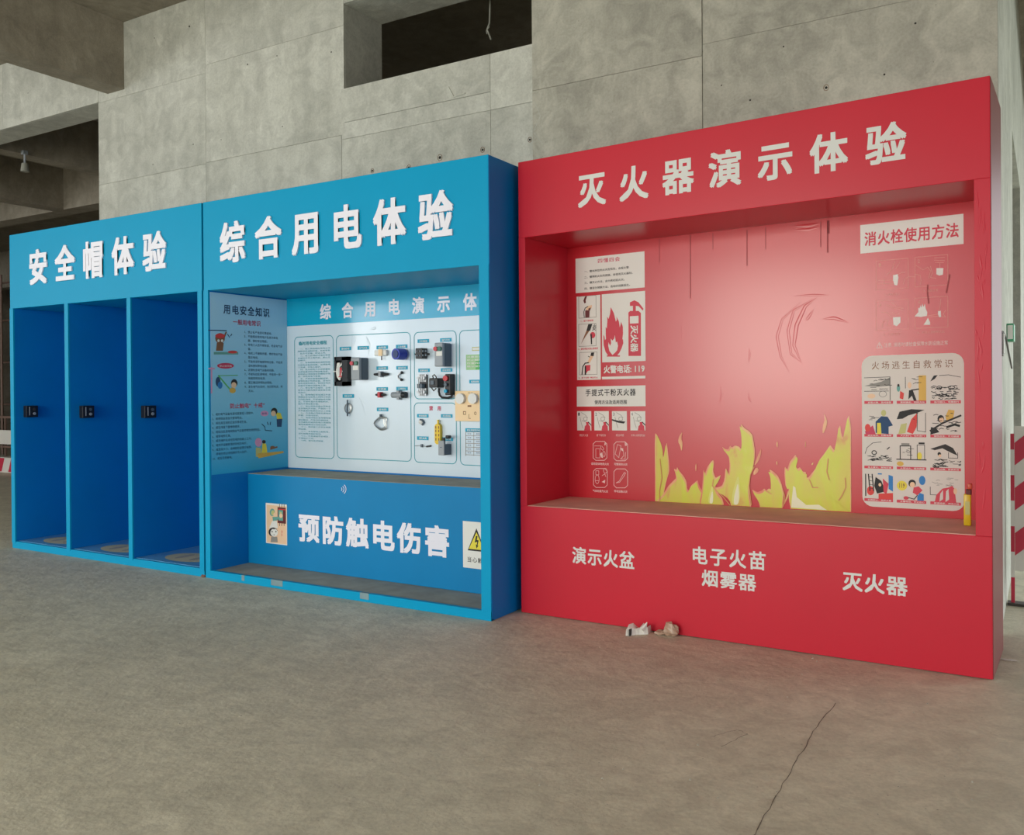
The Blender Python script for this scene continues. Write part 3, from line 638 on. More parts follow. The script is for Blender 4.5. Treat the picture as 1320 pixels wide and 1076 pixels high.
MB().cyl((p1.x-.03, p1.y, p1.z), (p1.x+.006, p1.y, p1.z), .026, 14).build('end_cap', 'black_plastic', t, True)
# hook
pts = flatpts([(690+0*math.cos(a), 0) for a in ()], 0)
hk = flatpts([(686, 474), (674, 480), (664, 492), (668, 506), (684, 514)], .015)
t = dthing('earth_clip', hk[0][0], hk[-1][2], 'small curved metal hook below the blue socket', 'hook'); MB().tube(hk, .007, 6).build('hook', 'steel', t, True); [MB().sphere(q_, .012).build('tip', 'black_plastic', t, True) for q_ in (hk[0], hk[-1])]
def loop(name, label, cx, cy, rx, ry, cat, tri=False, m='steel'):
    t = dthing(name, PE.ab(*c7(cx, cy))[0], PE.ab(*c7(cx, cy+ry))[1], label, cat)
    for k in range(3 if tri else 2):
        n = 20; ph = k*.5
        pts = flatpts([(cx+rx*(1-.22*(math.cos(3*th) if tri else 0))*(1-.12*k)*math.cos(th+ph*.2), cy-ry*(1-.1*k)*math.sin(th+ph*.2)) for th in [2*math.pi*i/n for i in range(n)]], .012+.008*k)
        MB().tube(pts, .0035, 5, closed=True).build('wire_loop', m, t, True)
    return t
t = loop('cable_loop', 'thin metal cable loop with a pin, below the open meter box', 388, 672, 18, 28, 'cable'); p = flatpts([(392, 625), (392, 715)], .03); MB().tube(p, .007, 6).build('pin', 'slate_plastic', t, True)
t = loop('earth_wire', 'coiled grey earthing wire hanging lowest on the board', 572, 755, 34, 38, 'wire', True); p = flatpts([(572, 704), (572, 718)], .02); MB().tube(p, .012, 6).build('tie', 'slate_plastic', t, True)
# contactor (small black)
a, b, yf, z0, z1 = dgeo(775, 812, 822, 340, 398)
t = dthing('small_contactor', a, z0, 'small black contactor at top left of the right panel', 'contactor')
MB().box(a, b, YS-.07, YS, z0, z1, bev=.005).build('body', 'black_plastic', t); [MB().box(xx, xx+.022, YS-.05, YS, z0+.03, z1-.04).build('flange', 'black_plastic', t) for xx in (a-.022, b)]
mb = MB(); [mb.cyl((a+.02+.028*k, YS-.07, z), (a+.02+.028*k, YS-.075, z), .008, 8) for k in range(4) for z in (z0+.025, z1-.025)]; mb.build('screws', 'slate_plastic', t)
# open contactor with bright terminals
a, b, yf, z0, z1 = dgeo(755, 800, 826, 487, 596)
t = dthing('open_contactor', a, z0, 'large open contactor with bright screw terminals and black side', 'contactor')
MB().box(a, b, yf+.05, YS, z0, z1, bev=.004).build('base_block', 'black_plastic', t); MB().box(a+.01, b-.02, yf+.005, yf+.05, z0+.05, z1-.07, bev=.004).build('coil_cover', 'slate_plastic', t)
for z in (z0+.02, z1-.025):
    for k in range(4): x = a+.012+(b-a-.03)*k/3; MB().cyl((x, yf+.05, z), (x, yf+.02, z), .013, 10).box(x-.012, x+.012, yf+.04, yf+.05, z-.03, z+.03).build('terminal', 'steel', t)
MB().box(a+.03, b-.05, yf+.0, yf+.006, z0+.12, z1-.13).build('rating_plate', 'print_white', t)
# push button station with cable
a, b, yf, z0, z1 = dgeo(918, 948, 976, 482, 600); 
t = dthing('button_station', a, z0, 'black push button box with red button and looping black cable', 'button box')
MB().box(a, b, yf, YS, z0, z1, bev=.006).build('housing', 'black_plastic', t)
for k, m_, r in ((.8, 'button_red', .022), (.5, 'slate_plastic', .014), (.2, 'teal_label', .014)): MB().cyl(((a+b)/2-.01, yf, z0+(z1-z0)*k), ((a+b)/2-.01, yf-.018, z0+(z1-z0)*k), r, 12).build('button', m_, t, True)
cab = [(975, 590), (968, 606), (945, 614), (915, 612), (903, 600), (898, 578), (900, 560)]
MB().tube(flatpts(cab, .03), .009, 7).build('cable', 'black_plastic', t, True)
a2, b2, yf2, z02, z12 = dgeo(858, 905, 915, 505, 558)
t = dthing('relay', a2, z02, 'square black relay with curled wires, left of the push button box', 'relay')
MB().box(a2, b2, YS-.09, YS, z02, z12, bev=.006).build('body', 'black_plastic', t); MB().box(a2+.02, b2-.03, YS-.096, YS-.09, z02+.025, z12-.02).build('front_plate', 'slate_plastic', t)
[MB().tube(flatpts(pp_, .06), .005, 6).build('wire_curl', 'wire', t, True) for pp_ in ([(880, 505), (876, 492), (886, 486), (894, 495), (898, 507)], [(870, 558), (882, 575), (895, 562)])]
# peach socket panel
A0, A1, B0, B1 = Ink(PE, c7).rectab(987, 576, 1150, 742); A1 = min(A1, -.04)
t = dthing('socket_panel', A0, B0, 'peach coloured board with two round dials and sockets', 'socket panel')
MB().box(A0, A1, YS-.03, YS, B0, B1, bev=.003).build('plate', 'peach_plate', t)
PEf = Plane((0, YS-.03, 0), (1, 0, 0), (0, 0, 1))
for x in (1012, 1082):
    a_, b_ = PEf.ab(*c7(x, 618)); MB().cyl((a_, YS-.03, b_), (a_, YS-.06, b_), .04, 20).build('dial', 'white_plastic', t, True)
ink = Ink(PEf, c7, .001)
ink.txt('用电', 1045, 1075, 583, 591, 'print_grey'); ink.rect(1045, 655, 1066, 664, 'brown_print'); ink.frame(1022, 690, 1034, 706, 'brown_print', .005); ink.ell(1088, 700, 5, 8, 'brown_print', 0, 10, .004); ink.stroke([(1052, 705), (1052, 728), (1062, 728)], 'brown_print', .004)
ink.build('socket_marks', t)
# white clip, wire, power strip, knife switch
hk = flatpts([(786, 735), (800, 740), (806, 750), (798, 765)], .012)
t = dthing('white_clip', hk[0][0], hk[-1][2], 'tiny white plastic clip in the panel with the red heading', 'clip'); MB().tube(hk, .008, 6).build('clip_arm', 'slate_plastic', t, True); MB().sphere(tuple(Vector(hk[1])+Vector((-.02, 0, -.01))), .02, sq=(1, .5, 1)).build('clip_body', 'white_plastic', t, True)
pp = flatpts([(756, 880), (790, 879), (820, 884), (846, 880)], .008)
t = dthing('thin_wire', pp[0][0], pp[0][2], 'thin pale wire with dark tip, left of the yellow power strip', 'wire'); MB().tube(pp, .003, 5).build('strand', 'grey_plastic', t, True); MB().tube([pp[-2], pp[-1]], .007, 6).build('tip', 'black_plastic', t)
MB().box(pp[1][0]+.0, pp[1][0]+.016, YS-.014, YS, pp[1][2]-.012, pp[1][2]+.012).build('wire_clip', 'slate_plastic', t)
a, b, yf, z0, z1 = dgeo(862, 893, 905, 757, 872); yf = min(yf, YS-.03)
t = dthing('power_strip', a, z0, 'yellow rounded power strip mounted upright on the board', 'power strip')
def rounded_bar(a, b, y0, y1, z0, z1):
    r = (b-a)/2; n = 10; pr = [((a+b)/2+r*math.cos(math.pi*i/n), z1-r+r*math.sin(math.pi*i/n)) for i in range(n+1)]+[((a+b)/2-r*math.cos(math.pi*i/n), z0+r-r*math.sin(math.pi*i/n)) for i in range(n+1)]
    k = len(pr); m = MB(); m.add([(x, y0, z) for x, z in pr]+[(x, y1, z) for x, z in pr], [tuple(range(k))[::-1], tuple(range(k, 2*k))]+[(i, (i+1) % k, k+(i+1) % k, k+i) for i in range(k)]); return m
rounded_bar(a, b, yf, YS, z0, z1).build('body', 'yellow_plastic', t, True)
mb = MB(); [mb.box((a+b)/2+dx-.004, (a+b)/2+dx+.004, yf-.0015, yf+.003, z0+(z1-z0)*k-.01, z0+(z1-z0)*k+.01) for k in (.25, .45, .65, .82) for dx in (-.014, .014)]; mb.build('socket_slots', 'brown_print', t)
MB().cyl(((a+b)/2, yf+.012, z1-.005), ((a+b)/2, yf+.012, z1+.03), .009, 8).build('cord_end', 'yellow_plastic', t, True)
a, b, yf, z0, z1 = dgeo(887, 918, 955, 872, 932)
t = dthing('knife_switch', a, z0, 'grey knife switch box with black handle below the yellow power strip', 'switch box')
MB().box(a, b, yf, YS, z0, z1, bev=.006).build('housing', 'slate_plastic', t); MB().box(a-.001, b+.001, yf-.012, yf, z0, z1+.03, bev=.004).build('cover', 'grey_plastic', t); MB().box(a+.02, b-.02, yf-.016, yf-.012, z0+.06, z1-.02).build('plate', 'navy_print', t)
MB().cyl((b-.03, yf+.03, z1-.01), (b-.03, yf+.03, z1+.05), .012, 10).box(a+.05, b+.03, yf+.01, yf+.05, z1+.045, z1+.07, bev=.006).build('handle', 'black_plastic', t, True)

# ------------------------------------------------------------------ red fire booth
RA = -0.0337; RO = Vector((.0556, .281, 0)); RL = 2.7829; HR = 3.0
ca, sa = math.cos(RA), math.sin(RA)
RW = lambda x, y, z: Vector((RO.x+x*ca-y*sa, RO.y+x*sa+y*ca, z+x*.0103))
t3 = thing('fire_extinguisher_booth', tuple(RO), 'large red booth with grey heading, open niche, flame picture and posters', 'booth', rz=RA)
def rplane(d): o = RW(0, d, 0); return Plane(o, RW(1, d, 0)-o, (0, 0, 1))
PR = rplane(0); RD = .6; RI = .565
PRB = rplane(RI)
zt = (PR.ab(679, 306)[1]+PR.ab(1256, 231)[1])/2; zs = (PR.ab(680, 651)[1]+PR.ab(1257, 692)[1])/2
xl = PR.ab(678, 500)[0]; xr = PR.ab(1256.5, 460)[0]
MB(RW).box(0, RL, 0, RD, zt, HR, bev=.003).build('header', 'red_film', t3)
MB(RW).box(0, RL, 0, RD, 0.004, zs, bev=.003).build('counter_box', 'red_film', t3)
MB(RW).box(0, xl, 0, RD, zs, zt, bev=.002).build('side_panel', 'red_film', t3)
MB(RW).box(xr, RL, 0, RD, zs, zt, bev=.002).build('side_panel', 'red_film', t3)
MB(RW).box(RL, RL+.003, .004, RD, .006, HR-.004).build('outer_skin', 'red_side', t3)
MB(RW).box(xl, xr, RI, RD, zs, zt).build('back_panel', 'red_panel', t3)
MB(RW).box(xl+.002, xr-.002, .012, RI-.002, zs, zs+.003).build('counter_dust', 'red_dust', t3)
text('character', '灭火器演示体验', PR, crop(660, 90, 2), 170, 1018, 270, 357, 'letter_grey', t3, lift=.0015, bold=.026, res=3, gap=.42, split=True)
c10 = crop(660, 640, 3.882)
text('character', '演示火盆', PR, c10, 302, 613, 248, 333, 'letter_grey', t3, lift=.0015, bold=.02, split=True, gap=.05)
text('character', '电子火苗', PR, c10, 905, 1270, 246, 335, 'letter_grey', t3, lift=.0015, bold=.02, split=True, gap=.1)
text('character', '烟雾器', PR, c10, 950, 1222, 363, 446, 'letter_grey', t3, lift=.0015, bold=.02, split=True, gap=.05)
text('character', '灭火器', PR, crop(980, 680, 3.882), 412, 738, 218, 312, 'letter_grey', t3, lift=.0015, bold=.022, split=True, gap=.05)
# crumpled vinyl wrap on the right upright
mb = MB()
for k in range(26):
    z = zs+.1+random.random()*(zt-zs-.2); x = xr+.01+random.random()*(RL-xr-.03); l = random.uniform(.03, .13); dx = random.uniform(-.015, .015)
    mb = MB(); mb.tube([RW(x, 0, z), RW(x+dx*.6, 0, z+l/2), RW(min(x+dx, RL-.006), 0, z+l)], [.001, .006, .001], 8)
    squash(mb, PR, .3).build('vinyl_crease', 'red_film', t3, True)
# drips, wrinkles
ink = Ink(PRB, ident, .001)
for (u, v0, v1, w) in [(850, 308, 338, .004), (890, 303, 384, .006), (919, 300, 321, .004), (963, 297, 342, .006), (987, 293, 321, .004), (1058, 286, 318, .005), (1067, 285, 325, .009), (1068, 285, 300, .014)]:
    ink.stroke([(u, v0), (u, v1)], 'drip_red', w)
ink.build('drip_stain', t3)
ink = Ink(PRB, crop(1115, 325, 8.28), .0012)
ink.stroke([(905, 240), (895, 300), (870, 430)], 'drip_red', .008); ink.stroke([(670, 350), (668, 440), (682, 545)], 'drip_red', .008); ink.build('scuff', t3)
c11 = crop(830, 270, 2.69)
for pts, r in [([(600, 305), (560, 335), (530, 400), (520, 470), (548, 535)], .009), ([(585, 310), (520, 350), (500, 420), (510, 500), (545, 530)], .006), ([(545, 320), (480, 380), (462, 440), (475, 510), (505, 565)], .006), ([(590, 345), (570, 375), (562, 385)], .006),
               ([(620, 380), (660, 376), (710, 392)], .007), ([(520, 300), (590, 296), (640, 297)], .004), ([(365, 480), (368, 505), (362, 530)], .004), ([(265, 610), (270, 640), (262, 670)], .004), ([(363, 630), (366, 655), (372, 668)], .004), ([(520, 58), (570, 56), (610, 48)], .008), ([(525, 70), (570, 70), (612, 60)], .006), ([(130, 390), (134, 430), (130, 460)], .003)]:
    P3 = [PRB.pt(*PRB.ab(*c11(x, y)), .0) for x, y in pts]; sm = []
    for i in range(len(P3)-1):
        for k in range(5): sm.append(P3[i].lerp(P3[i+1], k/5))
    sm.append(P3[-1]); n = len(sm)
    squash(MB().tube(sm, [.001+r*1.3*math.sin(math.pi*i/(n-1)) for i in range(n)], 12), PRB, .08).build('vinyl_wrinkle', 'red_panel', t3, True)
# flames picture
fc = crop(835, 530, 4.889); ink = Ink(PRB, fc, .0015)
A0, A1, B0, B1 = ink.rectab(45, 140, 1283, 566); 
def sm_poly(pts, it=2):
    for _ in range(it):
        q = []
        for i in range(len(pts)):
            a, b = pts[i], pts[(i+1) % len(pts)]; q += [(a[0]*.75+b[0]*.25, a[1]*.75+b[1]*.25), (a[0]*.25+b[0]*.75, a[1]*.25+b[1]*.75)]
        pts = q
    return pts
def soft(p):
    out = [p[0]]
    for i in range(len(p)-1):
        a, b = p[i], p[i+1]; out += [(a[0]*.82+b[0]*.18, a[1]*.82+b[1]*.18), (a[0]*.18+b[0]*.82, a[1]*.18+b[1]*.82)]
    return out+[p[-1]]
def flame(top, base_y, m1='flame_peach', m2='flame_yellow', inner=.0, layer=0):
    # top: outline from left foot over the tips to right foot
    def bottom(x): return 566+(x-45)*.0545
    pts = [(top[0][0], bottom(top[0][0])+0)]+top+[(top[-1][0], bottom(top[-1][0]))]
    pts = [pts[0]]+soft(pts[1:-1])+[pts[-1]]
    ab = [ink.P(*p) for p in pts]; ab = [(min(max(a, A0), A1), max(b, B0)) for a, b in ab]
    ink.polyab(ab, m1, layer)
    ins = []
    n = len(top); cx = sum(p[0] for p in top)/n
    for i, p in enumerate(top):
        nx_ = p[0]+(-7 if p[0] > cx else 7)*.9; ins.append((nx_, p[1]+13))
    pts2 = [(ins[0][0], bottom(ins[0][0]))]+ins+[(ins[-1][0], bottom(ins[-1][0]))]
    pts2 = [pts2[0]]+soft(pts2[1:-1])+[pts2[-1]]
    ab = [ink.P(*p) for p in pts2]; ab = [(min(max(a, A0+.004), A1-.004), max(b, B0)) for a, b in ab]
    ink.polyab(ab, m2, layer+1)
flame([(45, 545), (45, 135), (60, 150), (78, 190), (90, 240), (100, 300), (112, 250), (120, 190), (128, 260), (135, 320), (136, 380), (118, 440), (105, 500), (98, 560)], 0)
flame([(60, 560), (100, 520), (130, 470), (160, 440), (180, 420), (175, 390), (165, 360), (182, 370), (186, 350), (196, 372), (225, 405), (245, 440), (250, 490), (262, 500), (275, 465), (298, 448), (316, 432), (325, 470), (350, 510), (362, 555)], 0, layer=2)
flame([(330, 560), (338, 520), (345, 470), (352, 360), (360, 400), (375, 355), (395, 325), (412, 306), (420, 320), (412, 375), (428, 420), (448, 410), (462, 400), (452, 430), (425, 470), (440, 510), (470, 545), (480, 580)], 0, layer=4)
flame([(525, 590), (518, 560), (500, 535), (470, 513), (440, 500), (418, 478), (440, 480), (470, 470), (485, 430), (492, 350), (510, 400), (518, 340), (512, 280), (490, 250), (468, 222), (492, 238), (510, 240), (520, 215), (532, 228), (552, 215), (575, 222), (592, 240), (600, 205), (598, 140), (586, 75), (610, 105), (640, 125), (662, 150), (668, 190), (676, 240), (676, 290), (668, 345), (650, 400), (640, 460), (640, 520), (652, 595)], 0, layer=6)
flame([(706, 598), (700, 570), (688, 545), (672, 522), (656, 490), (690, 510), (720, 500), (735, 485), (748, 500), (765, 485), (782, 495), (784, 450), (780, 400), (766, 365), (795, 380), (820, 405), (842, 450), (858, 520), (852, 600)], 0, layer=4)
flame([(900, 605), (890, 560), (888, 470), (870, 480), (862, 400), (864, 345), (880, 370), (895, 320), (915, 295), (932, 272), (940, 290), (928, 340), (945, 365), (960, 350), (978, 380), (998, 382), (995, 410), (1010, 420), (1030, 395), (1060, 360), (1080, 310), (1110, 270), (1135, 235), (1150, 212), (1160, 225), (1180, 250), (1195, 180), (1212, 75), (1222, 150), (1235, 170), (1250, 100), (1268, 20), (1276, 60), (1283, 120), (1283, 632)], 0, layer=2)
for pts in [[(222, 125), (200, 155), (192, 190), (205, 215), (215, 258), (222, 200), (212, 170)], [(305, 325), (312, 345), (304, 385), (300, 350)], [(718, 232), (700, 265), (680, 320), (672, 345), (700, 315), (715, 270)], [(670, 405), (665, 385), (688, 348), (705, 375)], [(1108, 8), (1118, 45), (1102, 100), (1104, 150), (1128, 95), (1132, 55)], [(818, 185), (808, 205), (818, 232), (822, 208)], [(814, 310), (820, 325), (816, 342), (808, 325)], [(993, 190), (996, 190), (996, 225), (993, 225)], [(888, 490), (890, 530), (858, 598), (852, 580), (872, 550)], [(1030, 335), (1046, 318), (1040, 340)]]:
    ink.poly(sm_poly(pts, 1), 'flame_peach', 5)
for k, (x, yb_, w, h) in enumerate(((402, 580, 40, 120), (404, 580, 24, 80), (560, 588, 62, 190), (562, 588, 38, 140))):
    ink.poly(sm_poly([(x-w*.5, yb_), (x-w*.4, yb_-h*.4), (x-w*.05, yb_-h*.75), (x+w*.2, yb_-h), (x+w*.35, yb_-h*.7), (x+w*.4, yb_-h*.3), (x+w*.25, yb_)], 2), 'flame_soft' if k % 2 == 0 else 'flame_pale', 8.4+k*.1)
ink.poly([(905, 606), (908, 560), (918, 470), (932, 480), (940, 540), (1000, 590), (1080, 588), (1130, 622)], 'flame_pale', 4.5)
for pts in [[(415, 430), (410, 470), (440, 505), (475, 535), (520, 590)], [(672, 350), (648, 400), (640, 470), (655, 590)], [(855, 500), (866, 540), (855, 600)], [(1245, 420), (1250, 480), (1225, 530), (1205, 560)], [(1138, 300), (1130, 380), (1145, 430)], [(78, 300), (92, 420), (75, 500), (78, 560)], [(1020, 430), (1040, 480), (1075, 480)], [(745, 500), (780, 520)]]:
    q_ = []; 
    for i in range(len(pts)-1):
        for k in range(3): q_.append((pts[i][0]+(pts[i+1][0]-pts[i][0])*k/3, pts[i][1]+(pts[i+1][1]-pts[i][1])*k/3))
    ink.stroke(q_+[pts[-1]], 'flame_edge', .006, 9.5)
ink.build('flame_picture', t3)

# poster: four knows
ca_ = crop(735, 315, 10.25); ink = Ink(PRB, ca_, .001)
ink.rect(73, 190, 985, 645, 'print_white'); ink.txt('四懂四会', 368, 658, 190, 248, 'magenta_print', 1, .01, .1)
para(ink, 188, 345, 850, 645, ['一、懂本岗位的火灾危险性，会报火警', '二、懂预防火灾的措施，会使用灭火器材。', '三、懂灭火方法，会扑救初起火灾。', '四、懂逃生疏散方法，会组织疏散逃生。'], 'print_dark', .4, 1, .012)
ink.build('four_rules_sheet', t3)
# strip of three pictures
cb = crop(735, 410, 8.97); ink = Ink(PRB, cb, .001); k2 = lambda X, Y: ((X/10.25)*8.97, (315+Y/10.25-410)*8.97)
ink.rect(78, k2(73, 690)[1], 352, 716, 'print_white')
y0_ = k2(0, 690)[1]; y1_ = k2(0, 975)[1]
ink.frame(100, y0_, 300, y1_, 'print_grey', .003, 1); ink.frame(100, 72, 300, 328, 'print_grey', .003, 1); ink.frame(110, 398, 312, 655, 'print_grey', .003, 1)
J = lambda X, Y: k2(X, Y)
ink.poly([J(195, 690), J(225, 680), J(205, 740), J(210, 770), J(190, 780), J(175, 745)], 'maroon', 1.5); ink.poly([J(200, 870), J(258, 870), J(255, 965), J(200, 968)], 'maroon', 1.5); ink.poly([J(215, 830), J(245, 810), J(290, 800), J(285, 840), J(255, 870), J(210, 868)], 'skin_print', 1.8)
ink.stroke([J(235, 820), J(200, 840), J(182, 890), J(188, 965)], 'print_black', .006, 2.2); ink.poly([J(240, 850), J(275, 830), J(268, 868), J(245, 875)], 'maroon', 2.6)
ink.poly([(210, 70), (258, 66), (232, 145), (188, 148)], 'print_black', 1.5); ink.poly([(188, 148), (225, 145), (180, 210), (125, 300), (160, 215)], 'brown_print', 1.5); ink.ell(262, 195, 30, 36, 'print_red', 1.8); ink.poly([(235, 180), (252, 185), (255, 300), (242, 302)], 'print_black', 2.2); ink.txt('火', 262, 305, 70, 110, 'print_black', 1.5, .02); ink.txt('灭', 255, 300, 108, 145, 'print_black', 1.5, .02)
ink.poly([(245, 398), (280, 396), (272, 440), (235, 435)], 'print_black', 1.5); ink.poly([(235, 435), (270, 440), (228, 520), (200, 510)], 'skin_print', 1.6); ink.poly([(172, 545), (235, 540), (232, 605), (205, 610), (180, 650), (170, 650)], 'print_red', 2); ink.stroke([(215, 515), (175, 520), (148, 560), (138, 650)], 'print_black', .008, 2.4); ink.stroke([(178, 560), (178, 650)], 'print_black', .012, 2.6); ink.stroke([(210, 440), (228, 450)], 'print_black', .005, 2.4)
ink.txt('1、拔下保险销', 125, 268, k2(0, 1000)[1], k2(0, 1026)[1], 'print_red', 1, .02); ink.txt('2、握住喷管对准火源根部', 95, 322, 346, 370, 'print_red', 1, .02); ink.txt('3、按下压把 喷射灭火', 100, 320, 680, 700, 'print_red', 1, .02)
ink.build('three_step_sheet', t3)
# big extinguisher poster
ink = Ink(PRB, cb, .001)
yT = k2(0, 660)[1]; ink.rect(368, yT, 870, 512, 'print_white'); ink.rect(368, 678, 870, 708, 'print_white')
fp = [(385, 190), (398, 215), (402, 255), (415, 240), (412, 180), (412, 100), (425, 120), (432, 20), (428, -20), (445, 10), (462, -50), (470, -128), (505, -60), (530, 40), (540, 20), (535, -20), (565, 40), (575, 110), (590, 40), (610, 100), (612, 180), (605, 240), (612, 250), (615, 290), (595, 350), (570, 400), (545, 430), (578, 430), (575, 445), (425, 445), (425, 430), (440, 430), (410, 390), (388, 310)]
ink.poly(fp, 'print_red', 1)
ink.poly([(490, 425), (455, 380), (442, 320), (445, 280), (462, 320), (475, 290), (470, 235), (490, 260), (510, 235), (518, 195), (524, 240), (528, 280), (545, 270), (555, 320), (545, 370), (520, 400)], 'print_white', 2)
def kk(X, Y): return k2(X, Y)
ink.poly([(675, 437), (675, 20), kk(770, 900), kk(795, 878), kk(830, 878), kk(830, 812), kk(790, 812), kk(790, 765), kk(850, 738), kk(905, 765), kk(970, 850), kk(962, 875), kk(905, 815), kk(868, 812), kk(868, 878), kk(905, 878), kk(935, 905), (820, 437)], 'print_red', 1)
q1, q2 = kk(790, 950), kk(905, 1040); ink.rect(q1[0], q1[1], q2[0], q2[1]+6, 'print_white', 2)
exp_ = ink.build('extinguisher_poster', t3)
text('sideways_print', '灭火器', PRB, cb, 700, 788, 85, 392, 'print_white', exp_, lift=.0035, bold=.025, vert=True)
text('phone_print', '火警电话:119', PRB, cb, 388, 862, 548, 640, 'print_white', exp_, lift=.0015, bold=.03)
# powder extinguisher board
ink = Ink(PRB, cb, .001); ink.rect(78, 792, 872, 1022, 'print_white'); ink.txt('手提式干粉灭火器', 178, 758, 822, 902, 'print_black', 1, .015, .1); ink.txt('使用方法及适用范围', 283, 655, 948, 995, 'print_black', 1, .015); ink.build('powder_extinguisher_sheet', t3)
cc = crop(735, 520, 8.608); ink = Ink(PRB, cc, .001)
for k, (x0, x1) in enumerate(((78, 235), (268, 430), (465, 630), (668, 835))):
    ink.rect(x0, 85, x1, 298, 'print_white'); ink.txt(str(k+1), x0+12, x0+28, 100, 135, 'print_dark', 1)
    w = x1-x0; ink.stroke([(x0+w*.3, 100), (x0+w*.6, 130), (x0+w*.75, 160)], 'print_grey', .003, 1); ink.stroke([(x0+w*.2, 150), (x0+w*.3, 220), (x0+w*.4, 270)], 'print_grey', .003, 1)
    ink.ell(x0+w*.58, 170, w*.13, 22, 'print_grey', 1, 10, .003); ink.stroke([(x0+w*.35, 190), (x0+w*.55, 200), (x0+w*.72, 180)], 'print_grey', .003, 1.3)
    if k != 2:
        ink.poly([(x0+w*.5, 298), (x0+w*.55, 250), (x0+w*.65, 235), (x0+w*.62, 205), (x0+w*.8, 205), (x0+w*.82, 235), (x0+w*.92, 250), (x0+w*.95, 300)], 'print_red', 2); ink.poly([(x0+w*.75, 205), (x0+w*.8, 200), (x1, 232), (x1, 248)], 'print_black', 2.5)
    else: ink.poly([(x0, 172), (x0+w*.4, 190), (x0+w*.9, 200), (x0+w*.8, 222), (x0+w*.4, 212), (x0, 188)], 'print_black', 2)
for (x0, x1, s_) in ((103, 198, '提起灭火器'), (293, 395, '拔下保险销'), (508, 597, '握住喷管'), (675, 832, '对准火焰根部扫射')): ink.txt(s_, x0, x1, 338, 364, 'white_line', 0)
for (x, y, s_, hw_) in ((332, 525, '适用固体物质火灾', 98), (562, 530, '可燃液体火灾', 74), (336, 826, '气体和蒸汽火灾', 85), (562, 830, '带电设备火灾', 74)):
    r, rh, e = 76, 105, 28
    ink.stroke([(x-r+e, y-rh), (x+r-e, y-rh), (x+r, y-rh+e), (x+r, y+rh-e), (x+r-e, y+rh), (x-r+e, y+rh), (x-r, y+rh-e), (x-r, y-rh+e)], 'white_line', .004, 0, True)
    ink.txt(s_, x-hw_, x+hw_, y+rh+22, y+rh+50, 'white_line', 0, .02)
L_ = 'white_line'
ink.frame(285, 500, 330, 602, L_, .003); ink.stroke([(270, 470), (340, 470), (340, 500)], L_, .003); ink.poly([(330, 560), (352, 540), (365, 605), (345, 598)], L_); ink.ell(375, 560, 14, 30, L_, 0, 10, .003); ink.txt('A', 378, 400, 428, 465, L_, 0, .03); ink.stroke([(340, 500), (365, 520), (375, 500), (350, 470)], L_, .003)
ink.stroke([(500, 560), (525, 455), (565, 470), (540, 600)], L_, .003, 0, True); ink.poly([(555, 490), (590, 500), (585, 530), (570, 520)], L_); ink.stroke([(590, 520), (595, 580), (560, 615), (610, 618), (615, 540)], L_, .003); ink.txt('B', 608, 630, 432, 468, L_, 0, .03)
ink.ell(300, 840, 22, 50, L_, 0, 12, .003); ink.frame(285, 745, 318, 790, L_, .003); ink.stroke([(280, 855), (320, 855)], L_, .003, .5); ink.poly([(350, 870), (390, 845), (385, 885), (372, 878)], L_); ink.ell(390, 745, 20, 28, L_, 0, 10, .003); ink.stroke([(355, 800), (385, 780), (395, 810)], L_, .003)
ink.stroke([(510, 880), (545, 860), (580, 800), (600, 765), (615, 770), (598, 805), (560, 858), (550, 872)], L_, .003, 0, True)
ink.build('method_pictures', t3)
# hydrant usage
cd_ = crop(1090, 220, 4.304); ink = Ink(PRB, cd_, .001); ink.rect(82, 302, 655, 460, 'print_white'); hts = ink.build('hydrant_title_sheet', t3)
text('hydrant_title', '消火栓使用方法', PRB, cd_, 105, 628, 342, 420, 'print_red', hts, lift=.002, bold=.018, gap=.04)
ce = crop(1115, 325, 8.28); ink = Ink(PRB, ce, .001); Q = 'pale_line'
for (x0, yt, x1, yb, n_) in ((120, 95, 462, 405, '1'), (535, 55, 885, 372, '2'), (120, 522, 462, 835, '3'), (535, 492, 885, 815, '4')):
    ink.frame(x0, yt, x1, yb, Q, .0025); ink.txt(n_, x0+30, x0+52, yt+22, yt+62, Q, .5, .01)
for pts in [[(235, 245), (290, 180), (320, 100)], [(330, 175), (375, 105)], [(345, 240), (400, 215), (430, 215)], [(140, 300), (300, 300)], [(140, 335), (300, 335)], [(205, 285), (205, 350)], [(410, 340), (430, 280), (465, 262), (530, 262)], [(545, 140), (620, 190), (670, 160), (700, 200), (680, 280)], [(530, 235), (590, 245), (600, 300), (590, 350)], [(700, 150), (720, 220), (700, 270), (760, 280)], [(740, 85), (850, 90)], [(750, 110), (840, 112)], [(800, 120), (800, 165)], [(740, 60), (850, 55)], [(230, 560), (320, 600), (400, 620)], [(280, 530), (350, 590), (410, 600)], [(180, 640), (240, 645), (280, 700)], [(250, 720), (240, 780), (300, 800)], [(180, 800), (200, 740), (240, 730)], [(290, 640), (330, 670), (370, 650)], [(670, 680), (780, 660)], [(670, 690), (780, 685)], [(810, 500), (800, 600), (780, 630)], [(820, 690), (860, 690), (835, 660), (860, 620)]]:
    ink.stroke(pts, Q, .0028, .3)
